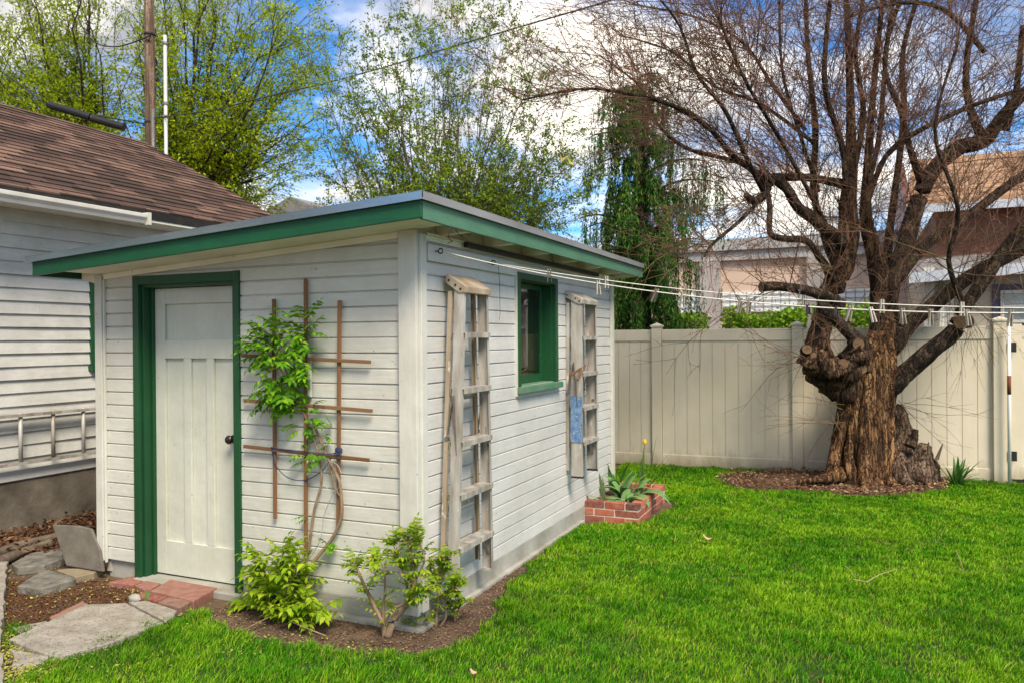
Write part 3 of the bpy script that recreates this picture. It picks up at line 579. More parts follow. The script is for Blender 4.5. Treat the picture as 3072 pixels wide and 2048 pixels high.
m_vine = leafmat('vine leaves', (.06, .21, .008), (.18, .42, .012), (.32, .54, .03), .4, .42, 5)
m_vine2 = leafmat('young yellow green leaves', (.15, .28, .01), (.36, .52, .02), (.54, .62, .06), .4, .42, 5)
m_vine3 = leafmat('leaves with bronze tips', (.13, .26, .01), (.32, .48, .02), (.50, .38, .07), .4, .42, 5)
m_rachis = M('leaf stalks', (.14, .18, .04), (.12, .09, .04), 9, .6, bstr=0)
vine = thing('climbing_vine', 'leafy green creeper with long bare stems climbing the cedar trellis', 'vine', PZ(690, 1400, GZ))
lv = MB(); rc = Tubes()
def blob(lv, rc, c, rx, rz, n, y, dpt, L=(.10, .17), ll=.042, pairs=(3, 4), outward=1.0):
    for k in range(n):
        a_ = random.uniform(0, 6.283); rr = math.sqrt(random.random()); px_, pz_ = c[0]+rx*rr*math.cos(a_), c[1]+rz*rr*math.sin(a_)
        p = PY(px_, pz_, y-random.uniform(.01, dpt)*(1-.5*rr)); d = Vector((math.cos(a_)*outward*rr*1.2+random.uniform(-.5, .5), random.uniform(-1, -.1)*.8, -math.sin(a_)*rr*.7+random.uniform(-.3, .5)))
        pinnate(lv, rc, p, d, random.uniform(*L), random.randint(*pairs), ll)
blob(lv, rc, (643, 835), 46, 84, 74, 3.9, .16, ll=.050); blob(lv, rc, (685, 760), 40, 40, 26, 3.9, .12, ll=.045, outward=.8); blob(lv, rc, (600, 790), 30, 34, 16, 3.9, .12, ll=.045)
blob(lv, rc, (700, 955), 26, 40, 14, 3.9, .08, L=(.07, .12), ll=.038); blob(lv, rc, (715, 1040), 28, 22, 12, 3.9, .05, L=(.06, .1), ll=.03); blob(lv, rc, (640, 900), 45, 28, 12, 3.9, .12)
for q in ((745, 1000), (765, 985), (660, 985), (755, 1245), (748, 1250), (710, 1185)): blob(lv, rc, q, 5, 5, 2, 3.9, .04, L=(.06, .09), ll=.028)
lv.build('foliage', m_vine, vine); rc.build('leaf_stalks', m_rachis, vine)
def stem(pts, r0, r1, y=3.88, ns=7, mb=None):
    P3 = []
    for q in pts: P3.append(PY(q[0], q[1], (q[2] if len(q) > 2 else y)))
    return P3
a = MB()
def smooth_path(P3, k=5):
    o = []
    for i in range(len(P3)-1):
        p0 = P3[max(i-1, 0)]; p1 = P3[i]; p2 = P3[i+1]; p3 = P3[min(i+2, len(P3)-1)]
        for j in range(k):
            t = j/k; o.append(.5*((2*p1)+(p2-p0)*t+(2*p0-5*p1+4*p2-p3)*t*t+(3*p1-p0-3*p2+p3)*t**3))
    o.append(P3[-1]); return o
def vtube(mb, pts, r0, r1, ns=8, lump=.06, k=5):
    sp = smooth_path([Vector(p) for p in pts], k); n = len(sp); mb.tube(sp, [r0+(r1-r0)*i/(n-1) for i in range(n)], ns, True, lump)
vtube(a, stem([(690, 1330, 3.80), (715, 1295, 3.84), (760, 1240), (783, 1190), (784, 1140), (778, 1100), (760, 1065), (740, 1020), (715, 960)], 0, 0), .0125, .008)
vtube(a, stem([(700, 1310), (712, 1240), (722, 1170), (738, 1110), (735, 1060), (722, 1010), (690, 930), (660, 860), (640, 800)], 0, 0), .009, .005)
vtube(a, stem([(690, 920), (672, 860), (690, 800), (705, 750), (688, 715)], 0, 0), .006, .003); vtube(a, stem([(660, 870), (620, 820), (575, 790)], 0, 0), .004, .002)
vtube(a, stem([(784, 1140), (770, 1120), (758, 1070), (745, 1030)], 0, 0), .008, .005)
a.build('stem', m_stem, vine, True)
tt = Tubes(); q = smooth_path(stem([(624, 1027, 3.868), (632, 1065), (660, 1095), (700, 1102), (740, 1080), (765, 1045), (778, 1036, 3.868)], 0, 0)); tt.add(q, .003, .003, 6)
q = smooth_path(stem([(622, 1026, 3.866), (640, 1030, 3.866), (700, 1036, 3.86), (750, 1042, 3.86), (782, 1036, 3.86)], 0, 0)); tt.add(q, .003, .003, 6)
for k in range(3): q = [PY(778+8*math.cos(t), 1036+3*k-4+5*math.sin(t), 3.862-.004*k) for t in [j*.6 for j in range(12)]]; tt.add(q, .003, .003, 5)
tag(tt.build('blue_cord', M('blue cord', (.02, .06, .16), (.015, .04, .12), 20, .6)), 'dark blue cord looped across the lowest trellis crossbar', 'cord')
tt = Tubes(); q = [PY(772+20*math.cos(t)-8, 1095+42*math.sin(t)*.8, 3.855) for t in [j*.4 for j in range(16)]]; tt.add(q, .0022, .0022, 5); q = smooth_path([Vector(v) for v in (PY(768, 1128, 3.86), PY(745, 1180, 3.86), PY(735, 1240, 3.86), PY(700, 1300, 3.86), PY(690, 1320, 3.86))]); tt.add(q, .0025, .0022, 5)
tag(tt.build('plant_wire', M('grey wire', (.45, .45, .42), (.25, .25, .24), 10, .5)), 'pale grey wire loop trailing down beside the right trellis upright', 'wire')
a = MB(); q = PY(713, 800, 3.905); a.box((q.x-.008, 3.885, 1.30), (q.x+.010, 3.905, 1.54)); tag(a.build('white_strip', m_wz), 'narrow white wooden strip on wall behind centre trellis upright', 'strip')

# ------------------------------------------------------------------ shrubs at the foot of the wall
def shrub(name, label, base_px, stems, leafm, nl, L, ll, pairs=(3, 4), rs=.009, grp=None, stemmat=None, tipbias=.35, depth=.14):
    b = PZ(*base_px, GZ-.02); t = thing(name, label, 'shrub', b, grp)
    sm = MB(); lv = MB(); rc = Tubes()
    for (path, r0) in stems:
        P3 = []; y = b.y
        for i, (qx, qy, oy) in enumerate(path): P3.append(PY(qx, qy, b.y+oy))
        sp = smooth_path(P3, 4); n = len(sp); sm.tube(sp, [r0*(1-.75*i/(n-1)) for i in range(n)], 7, True, .10)
        for k in range(nl):
            f = random.random()**tipbias; i = min(int((.15+.85*f)*(n-1)), n-1); p = sp[i]; tdir = (sp[min(i+1, n-1)]-sp[max(i-1, 0)]).normalized()
            d = Vector((random.uniform(-1, 1), random.uniform(-1, .6), random.uniform(-.25, .8)))+tdir*.5
            pinnate(lv, rc, p, d, random.uniform(*L), random.randint(*pairs), ll*random.uniform(.75, 1.15))
    sm.build('stem', stemmat or m_stem, t, True); lv.build('foliage', leafm, t); rc.build('leaf_stalks', m_rachis, t)
    return t
def fan(bx, by, n, x0, x1, y0, y1, d=.15):
    o = []
    for k in range(n):
        tx = x0+(x1-x0)*(k+.5)/n+random.uniform(-10, 10); ty = random.uniform(y0, y1); dy_ = random.uniform(-d, d*.6)
        o.append(([(bx+random.uniform(-18, 18), by, 0), ((bx+tx)/2+random.uniform(-6, 6), (by+ty)/2+10, dy_*.5), (tx, ty, dy_)], .006))
    return o
shrub('leafy_shrub', 'low bushy yellow green shrub beside the right door jamb', (655, 1425), fan(650, 1410, 12, 560, 735, 1260, 1400)+fan(650, 1410, 7, 570, 700, 1245, 1310)+fan(655, 1425, 5, 640, 750, 1375, 1425), m_vine2, 8, (.10, .18), .056, stemmat=m_twig2)
tw = [([(884, 1466, 0), (880, 1430, 0), (862, 1395, .0), (840, 1350, -.03), (822, 1310, -.05), (812, 1290, -.06)], .018), ([(882, 1440, 0), (880, 1395, 0), (885, 1350, -.03), (880, 1300, -.05), (860, 1285, -.05)], .010),
      ([(890, 1462, 0), (905, 1420, .02), (935, 1385, .05), (952, 1340, .05), (945, 1280, .05), (935, 1225, .04)], .025), ([(935, 1385, .05), (955, 1330, .06), (975, 1280, .06), (950, 1215, .05)], .010), ([(940, 1370, .05), (925, 1310, .04), (900, 1240, .03)], .008),
      ([(880, 1440, 0), (900, 1400, -.02), (940, 1380, -.02), (965, 1350, 0), (1000, 1345, .0)], .011)]
shrub('gnarled_shrub', 'gnarled shrub with twisted pale trunk before the shed corner', (886, 1466), tw, m_vine3, 30, (.06, .11), .033, stemmat=m_stem)
tw = [([(1000, 1440, 0), (1005, 1400, 0), (1010, 1350, 0), (1018, 1300, 0), (1035, 1265, 0)], .013), ([(1010, 1440, 0), (1025, 1405, .0), (1000, 1340, 0), (985, 1290, 0)], .009), ([(1005, 1410, 0), (1030, 1370, -.02), (1055, 1330, -.02)], .007)]
shrub('corner_shrub', 'upright shrub with pale split stems at the foot of the near stepladder', (1003, 1442), tw, m_vine3, 34, (.05, .10), .031)
tw = [([(1045, 1428, 0), (1040, 1405, 0), (1020, 1370, 0)], .007), ([(1045, 1428, 0), (1052, 1400, 0), (1075, 1372, 0)], .006), ([(1045, 1428, 0), (1040, 1400, 0), (1048, 1365, 0)], .005)]
shrub('small_shrub', 'smallest sprawling shrub right of the corner beside the foundation', (1045, 1428), tw, m_vine3, 14, (.04, .08), .026)
tw = [([(968, 1448, 0), (960, 1430, 0), (945, 1420, 0)], .004), ([(968, 1448, 0), (975, 1425, 0), (985, 1412, 0)], .004)]
shrub('seedling', 'tiny yellow green seedling low between the two corner shrubs', (968, 1448), tw, m_vine2, 6, (.06, .10), .026)
tt = Tubes()
for (q) in (([560, 1445], [600, 1425], [640, 1405]), ([750, 1460], [700, 1440], [672, 1428]), ([930, 1370], [960, 1400], [990, 1425]), ([935, 1370], [950, 1402], [958, 1432])):
    tt.add([tuple(PZ(x, y, GZ+.02+.02*i)) for i, (x, y) in enumerate(q)], .005, .003, 5)
tag(tt.build('dry_stalks', m_stem), 'dry broken stalks lying on the soil by the shrubs', 'stalks', kind='stuff')

# ================================================================== BRICK PLANTER
PXa, PXb, PYa, PYb = SX1+.02, -1.835, 6.88, 7.95
pl = thing('brick_planter', 'low red brick planter box against the far end of the shed', 'planter', ((PXa+PXb)/2, (PYa+PYb)/2, GZ))
br = MB(); bl, bh, bw, g_ = .185, .056, .085, .011; Hc = [GZ-.015, GZ-.015+bh+g_, GZ-.015+2*(bh+g_)]
def brow(fix, lo, hi, z, axis, off, nrm):
    u = lo-off
    while u < hi-.02:
        a0, a1 = max(u, lo), min(u+bl, hi)
        if hi-a1 < .05: a1 = hi
        if a1-a0 > .03:
            if axis == 'x': br.box((a0, fix, z), (a1, fix+nrm*bw, z+bh) if nrm > 0 else (a1, fix+bw, z+bh), j=.0025)
            else: br.box((fix-bw, a0, z), (fix, a1, z+bh), j=.0025)
        if a1 == hi: break
        u += bl+g_
for k, z in enumerate(Hc):
    brow(PYa, PXa, PXb, z, 'x', .1*(k % 2), 1); brow(PXb, PYa+bw+g_, PYb-bw-g_, z, 'y', .1*((k+1) % 2), 1)
    u = PXa-.1*(k % 2)
    while u < PXb: 
        a0, a1 = max(u, PXa), min(u+bl, PXb)
        if a1-a0 > .03: br.box((a0, PYb-bw, z), (a1, PYb, z+bh), j=.0025)
        u += bl+g_
br.build('brickwork', m_brick, pl, bevel=.003)
a = MB(); e = .006; zt = Hc[2]+bh-.004
a.box((PXa-.01, PYa+e, GZ-.05), (PXb-e, PYa+bw-e, zt)); a.box((PXb-bw+e, PYa+bw-e+.0005, GZ-.05), (PXb-e, PYb-bw+e-.0005, zt)); a.box((PXa-.01, PYb-bw+e, GZ-.05), (PXb-e, PYb-e, zt)); a.build('mortar', m_mortar, pl)
a = MB(); nx = 10
for i in range(nx+1):
    for j in range(nx+1): a.v.append((PXa+(PXb-bw-PXa)*i/nx, PYa+bw+(PYb-PYa-2*bw)*j/nx, .085+random.uniform(0, .03)))
for i in range(nx):
    for j in range(nx): q = i*(nx+1)+j; a.f.append((q, q+nx+1, q+nx+2, q+1))
a.build('planter_soil', m_soil, pl)
m_tulip = leafmat('tulip leaves', (.12, .25, .09), (.20, .36, .12), (.32, .46, .15), .3, .4, 6)
m_iris = leafmat('iris leaves', (.04, .13, .03), (.09, .22, .04), (.14, .28, .06), .3, .4, 6)
def strap(mb, base, az, el, L, w, droop, seg=8, fold=.25):
    p = Vector(base); d = Vector((math.cos(az)*math.cos(el), math.sin(az)*math.cos(el), math.sin(el))); s_ = Vector((-math.sin(az), math.cos(az), 0)); n0 = len(mb.v)
    for k in range(seg+1):
        f = k/seg; ww = w*math.sin(math.pi*min(.18+f*.82, 1))**.7*(1 if f < .98 else 0)+.0005; nn = s_.cross(d)
        mb.v += [tuple(p-s_*ww-nn*ww*fold*-1), tuple(p), tuple(p+s_*ww+nn*ww*fold)]
        p = p+d*(L/seg); d = (d+Vector((0, 0, -droop/seg*(1+f)))).normalized()
    for k in range(seg): q = n0+k*3; mb.f += [(q, q+1, q+4, q+3), (q+1, q+2, q+5, q+4)]
def clump(name, label, cat, base, specs, mat, grp=None, flower=None):
    t = thing(name, label, cat, base, grp)
    for (az, el, L_, w, dr) in specs:
        a = MB(); k_ = 1.28 if 'tulip' in name else 1.; strap(a, Vector(base)+Vector((random.uniform(-.03, .03), random.uniform(-.03, .03), -.01)), az, el, L_*k_, w*k_, dr); a.build('leaf', mat, t, True)
    return t
grpT = 'tulip plants in the brick planter'
def rs(n, L=(.2, .32), w=(.02, .035), el=(.5, 1.3), dr=(.6, 1.8), az=(0, 6.283)): return [(random.uniform(*az), random.uniform(*el), random.uniform(*L), random.uniform(*w), random.uniform(*dr)) for _ in range(n)]
B = lambda x, y: (x, y, .10)
clump('tulip_plant', 'front left tulip plant with one upright pale yellowish leaf', 'plant', B(-2.17, 7.02), [(-2.2, 1.35, .25, .026, .2), (-3.0, .9, .24, .02, 1.6), (0.4, .8, .16, .02, 1.2)], leafmat('yellowing leaf', (.22, .32, .10), (.34, .42, .16), None, .3, .4, 6), grpT)
clump('tulip_plant', 'broad sprawling tulip leaves at the front middle of the planter', 'plant', B(-2.02, 7.10), rs(13, (.16, .24), (.028, .040), (.4, 1.0), (1.0, 1.9)), m_tulip, grpT)
clump('tulip_plant', 'tulip plant arching over the right brick edge of the planter', 'plant', B(-2.0, 7.38), [(-.3, .8, .34, .03, 1.7), (.1, .9, .32, .028, 1.9), (-.9, .7, .3, .03, 1.5), (1.2, 1.0, .3, .025, 1.3), (-1.5, .8, .28, .03, 1.4)], m_tulip, grpT)
clump('tulip_plant', 'green tulip leaves in the middle of the planter', 'plant', B(-2.14, 7.42), rs(13, (.18, .28), (.022, .034), (.7, 1.3), (.6, 1.5)), m_tulip, grpT)
clump('tulip_plant', 'tulip leaves leaning on the shed corner board', 'plant', B(-2.25, 7.66), [(3.0, 1.2, .34, .022, .4), (2.6, 1.1, .30, .02, .6), (3.6, 1.3, .38, .018, .3), (-.5, 1.2, .3, .02, .6), (-1.6, 1.0, .3, .03, 1.2)], m_iris, grpT)
clump('tulip_plant', 'clump of narrow pointed upright leaves at the back of the planter', 'plant', B(-2.0, 7.72), [(.3, 1.4, .48, .012, .15), (.1, 1.1, .42, .012, .4), (3.4, 1.4, .42, .012, .2), (1.5, 1.45, .36, .012, .2), (-.3, .9, .4, .013, .5), (5, 1.3, .3, .014, .3)], m_iris, grpT)
tl = thing('yellow_tulip', 'single yellow tulip bloom on a thin stalk in the planter', 'flower', (-1.93, 7.66, .1))
ft = PX(1481, 1020, -1.90); a = MB(); a.tube(smooth_path([Vector((-1.98, ft.y, .1)), Vector((-1.95, ft.y, .3)), ft]), .003, 6); a.build('stalk', m_rachis, tl)
for k in range(6):
    a = MB(); az = k*1.047; c0 = ft; n0 = 0
    for i in range(6):
        f = i/5; rr = .020*math.sin(math.pi*(.18+.68*f)); z = .058*f-.004; hw = .014*math.sin(math.pi*min(.2+.75*f, 1))+.0008
        for sg in (-1, 0, 1): aa = az+sg*hw/max(rr, .006)*.8; a.v.append((c0.x+rr*math.cos(aa), c0.y+rr*math.sin(aa), c0.z+z))
    for i in range(5): q = i*3; a.f += [(q, q+1, q+4, q+3), (q+1, q+2, q+5, q+4)]
    a.build('petal', leafmat('yellow petal', (.75, .45, .02), (.85, .58, .05), None, .3) if k == 0 else bpy.data.materials['yellow petal'], tl, True)
# iris near the fence
ib = PZ(2195, 1115, GZ)
clump('iris_plant', 'clump of dark green pointed iris leaves by the fence right of willow', 'plant', tuple(ib), [(random.uniform(0, 6.28), random.uniform(.9, 1.5), random.uniform(.25, .42), .018, random.uniform(.1, .9)) for _ in range(16)]+[(random.uniform(-.8, .8), random.uniform(.7, 1.1), .33, .022, .8) for _ in range(6)], m_iris)

# ================================================================== VINYL FENCE
fence = thing('vinyl_fence', 'tall beige vinyl privacy fence with capped posts along the back', 'fence', (-.5, 10.3, GZ))
fA, fB = Vector((-2.55, 10.19, 0)), Vector((1.42, 10.44, 0)); fd = (fB-fA).normalized(); fn = Vector((-fd.y, fd.x, 0))
def fpt(px): 
    r = ray(px, 900); A = np.array([[r.x, -fd.x], [r.y, -fd.y]]); s_, u = np.linalg.solve(A, np.array([fA.x, fA.y])); return u
MF = lambda u: Matrix(((fd.x, fn.x, 0, fA.x+fd.x*u), (fd.y, fn.y, 0, fA.y+fd.y*u), (0, 0, 1, 0), (0, 0, 0, 1)))
u1, u2, u3 = fpt(1510), fpt(1832), fpt(2296); u0 = u1-2.4; u00 = u0-2.4
FH = 1.755
for u in (u00, u0, u1, u2, u3):
    h = FH+.035+(.02 if u == u3 else 0); w_ = .064 if u != u3 else .075
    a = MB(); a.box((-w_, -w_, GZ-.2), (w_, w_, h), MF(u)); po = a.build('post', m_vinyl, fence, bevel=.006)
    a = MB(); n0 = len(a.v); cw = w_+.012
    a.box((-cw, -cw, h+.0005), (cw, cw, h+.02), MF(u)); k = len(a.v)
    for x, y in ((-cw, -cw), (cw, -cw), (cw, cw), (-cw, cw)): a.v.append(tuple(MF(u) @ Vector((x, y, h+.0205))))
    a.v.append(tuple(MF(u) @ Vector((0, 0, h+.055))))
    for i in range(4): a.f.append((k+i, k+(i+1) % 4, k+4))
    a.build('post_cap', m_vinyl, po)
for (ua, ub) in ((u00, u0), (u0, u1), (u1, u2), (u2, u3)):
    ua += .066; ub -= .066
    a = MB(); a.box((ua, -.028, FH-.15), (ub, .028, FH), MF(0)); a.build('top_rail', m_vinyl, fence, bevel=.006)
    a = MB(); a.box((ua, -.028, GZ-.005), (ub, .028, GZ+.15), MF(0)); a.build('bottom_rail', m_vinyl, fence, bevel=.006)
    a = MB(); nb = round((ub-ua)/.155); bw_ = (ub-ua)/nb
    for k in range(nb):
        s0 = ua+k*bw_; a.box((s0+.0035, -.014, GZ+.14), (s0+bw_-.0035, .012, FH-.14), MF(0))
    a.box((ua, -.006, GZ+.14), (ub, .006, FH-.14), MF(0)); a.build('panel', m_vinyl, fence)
gate = thing('fence_gate', 'beige vinyl gate with black hinges beyond the last fence post', 'gate', tuple(MF(u3+.6) @ Vector((0, 0, GZ))))
ga, gb = u3+.10, u3+1.25
for (x0, x1, z0_, z1_) in ((ga, ga+.12, GZ+.04, FH+.02), (gb-.12, gb, GZ+.04, FH+.02)): a = MB(); a.box((x0, -.025, z0_), (x1, .025, z1_), MF(0)); a.build('stile', m_vinyl, gate, bevel=.005)
for z0_, z1_ in ((FH-.13, FH), (GZ+.05, GZ+.19)): a = MB(); a.box((ga+.121, -.023, z0_), (gb-.121, .023, z1_), MF(0)); a.build('rail', m_vinyl, gate)
a = MB()
for k in range(6): bw_ = (gb-ga-.24)/6; a.box((ga+.12+k*bw_+.003, -.012, GZ+.18), (ga+.12+(k+1)*bw_-.003, .012, FH-.12), MF(0))
a.build('panel', m_vinyl, gate)
for zc in (PX(2330, 800, 1.45).z, .28):
    zc = max(.2, min(zc, 1.6)); a = MB(); a.box((u3+.06, -.085, zc-.055), (u3+.15, -.068, zc+.055), MF(0)); a.box((u3+.076, -.095, zc-.05), (u3+.096, -.0855, zc+.05), MF(0)); a.build('hinge', m_dark, gate)
a = MB(); a.box((u3+1.35, -.07, GZ), (u3+1.49, .07, FH+.05), MF(0)); a.build('post', m_vinyl, fence)
# white painted pole
pp = PZ(2319, 1112, GZ); 
m_pole, t, p = newmat('white pole with rust'); v = coords(t, (1, 1, .25))
c = mixc(t, ramp(t, noise(t, v, 5, 4), (.66, 0.), (.69, 1.)), (.8, .8, .76), (.22, .08, .04)); t.links.new(c, p.inputs['Base Color'])
po = thing('white_pole', 'slim white painted metal pole with rust patch beside the gate post', 'pole', tuple(pp))
zt = CAM.z+ray(2318, 740).z*((pp-CAM).dot(F)); a = MB(); a.tube([pp, (pp.x, pp.y, zt)], .019, 12); a.build('tube', m_pole, po, True)
za_, zb_ = [CAM.z+ray(2319, q).z*((pp-CAM).dot(F)) for q in (905, 862)]; a = MB(); a.tube([(pp.x, pp.y, za_), (pp.x, pp.y, zb_)], .0205, 12); a.build('rust_patch', M('rust', (.20, .07, .035), (.12, .04, .02), 12, .9), po, True)

# ================================================================== CLOTHESLINES AND PEGS
def lz(x, h): return h+.047*((x-.68)**2-(SX1+.075-.68)**2)+random.uniform(0, 0)
lines = []
for k, hk in enumerate(HOOKS):
    c1, c2 = ((-.2755, .0441), (-.2080, .0276))[k]
    f = (lambda hk, c1, c2: (lambda x: Vector((x, hk.y, hk.z+c1*(x-hk.x)+c2*(x-hk.x)**2))))(hk, c1, c2); lines.append(f)
    x1 = 3.765; tt = Tubes(); tt.add([tuple(f(hk.x+(x1-hk.x)*i/40)) for i in range(41)], .0030, .0030, 6)
    tag(tt.build('clothesline', m_rope), ('nearer white clothesline, lower of the two at right' if k == 0 else 'farther white clothesline, upper of the two at right'), 'clothesline', 'clotheslines from the shed wall')
cp = thing('clothes_post', 'metal post carrying the far ends of both clotheslines, outside the picture', 'post', (3.8, 4.55, GZ))
a = MB(); a.tube([(3.8, 4.55, GZ-.2), (3.8, 4.55, 2.2)], .03, 12); a.build('upright', m_pole, cp, True); a = MB(); a.tube([(3.8, 4.0, 2.2), (3.8, 5.1, 2.2)], .022, 12); a.build('crossarm', m_pole, cp, True)
def online(k, px):                                     # x on the line seen at this photo column
    lo, hi = SX1+.08, 3.5; tgt = (px*KD-1536)/FPX
    for _ in range(40):
        m_ = (lo+hi)/2; d = lines[k](m_)-CAM; v_ = d.dot(RT)/d.dot(F)
        if v_ < tgt: lo = m_
        else: hi = m_
    return lo
def peg(px, k, tilt, mat, label, scale=1, up=.3):
    c = lines[k](online(k, px)); t = thing('clothespin', label, 'clothespin', tuple(c), 'clothespins on the lines')
    Mx = Matrix.Translation(c) @ Matrix.Rotation(R(random.uniform(20, 70)), 4, 'Z') @ Matrix.Rotation(R(tilt), 4, 'X') @ Matrix.Rotation(R(random.uniform(-6, 6)), 4, 'Y')
    Lh = .076*scale
    for sg in (-1, 1):
        a = MB(); x = sg*.0045
        prof = [(x+sg*.000, Lh*up), (x+sg*.005, Lh*up), (x+sg*.006, Lh*(up-.35)), (x+sg*.009, -Lh*(1-up)), (x+sg*.004, -Lh*(1-up)), (x, Lh*(up-.4))]
        a.prism([Mx @ Vector((q[0], -.005, q[1])) for q in prof], Mx.to_3x3() @ Vector((0, .010, 0))); a.build('jaw', mat, t)
    a = MB(); a.tube([Mx @ Vector((.0105*math.cos(q), .0062, -Lh*(.5-up)+.008*math.sin(q))) for q in [j*.7 for j in range(10)]], .0012, 5); a.build('spring', m_steel, t)
near = [(1262, 32, 0), (1374, 4, 1), (1508, 33, 0), (1569, 3, 0), (1701, 12, 0), (1722, 6, 0), (1856, 0, 2), (1922, 2, 2), (1954, 22, 1), (2001, -14, 1), (2073, -3, 0), (2138, -2, 0), (2222, -10, 0), (2322, 3, 0)]
far = [(1393, 4, 1), (1578, 2, 0), (1655, 12, 0), (1846, 2, 0), (2026, 3, 1), (2210, -3, 1)]
ordn = ['first', 'second', 'third', 'fourth', 'fifth', 'sixth', 'seventh', 'eighth', 'ninth', 'tenth', 'eleventh', 'twelfth', 'thirteenth', 'fourteenth']
mats_ = [m_pin, m_pin2, m_pin3]; cn = ['grey', 'pale', 'dark']
for i, (px, ti, mi) in enumerate(near): peg(px, 0, ti, mats_[mi], f'{ordn[i]} clothespin from the left on the nearer clothesline, {cn[mi]} wood', .62 if mi == 2 else 1, .45 if px == 1262 else .2)
for i, (px, ti, mi) in enumerate(far): peg(px, 1, ti, mats_[mi], f'{ordn[i]} clothespin from the left on the farther clothesline, {cn[mi]} wood', 1, .35)

# ================================================================== PAVING, STONES, LEANING SLAB
def slab(name, label, cat, pts, top, th, mat, j=.004, grp=None):
    P3 = [PZ(x, y, top) for x, y in pts]; Q = []
    for i in range(len(P3)):
        p, q = P3[i], P3[(i+1) % len(P3)]; m_ = max(2, int((q-p).length/.06))
        for k in range(m_): r_ = p.lerp(q, k/m_); Q.append(Vector((r_.x+random.uniform(-j, j), r_.y+random.uniform(-j, j), top-th)))
    a = MB(); a.prism(Q, (0, 0, th)); return tag(a.build(name, mat, bevel=.006), label, cat, grp)
gs = 'paving pieces before the shed door'
slab('concrete_slab', 'large grey concrete slab at lower left leading to the door', 'slab', ((20, 1466), (195, 1387), (290, 1383), (375, 1428), (250, 1475), (140, 1506), (110, 1503)), GZ+.025, .06, m_slab, grp=gs)
slab('concrete_slab', 'smaller wedge of concrete joined to the far edge of the slab', 'slab', ((295, 1380), (340, 1378), (405, 1400), (400, 1412), (380, 1426)), GZ+.024, .06, m_slab, grp=gs)
slab('concrete_slab', 'broken concrete piece at the near corner of the large slab', 'slab', ((25, 1488), (115, 1506), (105, 1520), (30, 1525)), GZ+.016, .05, m_slab, .008, grp=gs)
slab('concrete_edging', 'rough grey concrete edging at the far left frame edge', 'edging', ((-60, 1288), (18, 1288), (12, 1340), (8, 1400), (0, 1470), (-60, 1470)), GZ+.05, .08, m_slab, .008)
slab('concrete_edging', 'pale concrete lump in the bottom left corner', 'edging', ((-60, 1498), (6, 1500), (6, 1590), (-60, 1590)), GZ+.03, .08, m_slab, .008)
slab('brick_strip', 'worn pinkish brick strip along the far side of the slab', 'brick', ((115, 1415), (190, 1378), (203, 1385), (120, 1424)), GZ+.012, .05, m_paver)
slab('brick_strip', 'grey grassy brick strip left of the pinkish one', 'brick', ((28, 1440), (108, 1424), (112, 1432), (40, 1450)), GZ+.008, .05, m_slab)
gb_ = 'red pavers before the door'
slab('paver', 'left red paver at the doorstep, dusty with soil', 'paver', ((250, 1335), (318, 1318), (355, 1322), (306, 1342)), GZ+.028, .05, m_paver, .002, gb_)
slab('paver', 'greyish red paver before the middle of the doorstep', 'paver', ((310, 1343), (357, 1323), (388, 1326), (347, 1352), (330, 1352)), GZ+.030, .05, m_paver, .002, gb_)
slab('paver', 'largest pinkish square paver at the doorstep', 'paver', ((346, 1355), (392, 1329), (500, 1348), (445, 1378)), GZ+.045, .06, m_paver, .002, gb_)
slab('paver', 'bright red small paver in front of the square one', 'paver', ((312, 1366), (330, 1358), (386, 1368), (362, 1380)), GZ+.035, .05, m_brick, .002, gb_)
slab('paver', 'brown orange paver nearest the lawn', 'paver', ((362, 1381), (388, 1369), (440, 1379), (415, 1394)), GZ+.035, .06, m_paver, .002, gb_)
gf = 'flagstones beside the house'
slab('flagstone', 'dark grey pointed flagstone nearest the slab', 'stone', ((40, 1345), (95, 1308), (120, 1308), (170, 1325), (172, 1330), (90, 1352)), GZ+.045, .07, m_flag, .012, gf)
slab('flagstone', 'flat grey flagstone left of the leaning slab', 'stone', ((30, 1292), (70, 1268), (140, 1258), (150, 1280), (100, 1296), (45, 1302)), GZ+.05, .06, m_flag, .012, gf)
slab('flagstone', 'tan flagstone under the leaning slab', 'stone', ((130, 1308), (160, 1304), (236, 1302), (215, 1315), (172, 1325)), GZ+.04, .06, m_flagt, .012, gf)
slab('flagstone', 'small pale stone against the shed corner', 'stone', ((215, 1235), (240, 1230), (245, 1262), (222, 1262)), GZ+.10, .06, m_conc, .012, gf)
# leaning slab
b0, b1 = PZ(152, 1298, GZ+.05), PZ(236, 1312, GZ+.05); s0 = (b0-CAM).dot(F)
t0, t1 = P(120, 1204, s0+.10), P(208, 1214, s0+.16)
nrm = (b1-b0).cross(t0-b0).normalized()
def onpl(px, py): r_ = ray(px, py); return CAM+r_*((b0-CAM).dot(nrm)/r_.dot(nrm))
a = MB(); a.prism([b0, b1, onpl(228, 1262), onpl(208, 1214), onpl(180, 1207), t0], -nrm*.022*(1 if nrm.dot(F) < 0 else -1)); tag(a.build('leaning_slab', M('shaded leaning slab stone', (.20, .18, .15), (.12, .105, .085), 7, .9, 60, .7, .006), bevel=.004), 'square grey slab propped upright leaning by the shed corner', 'slab')  # stone colour darkened to hold the shade on its near face
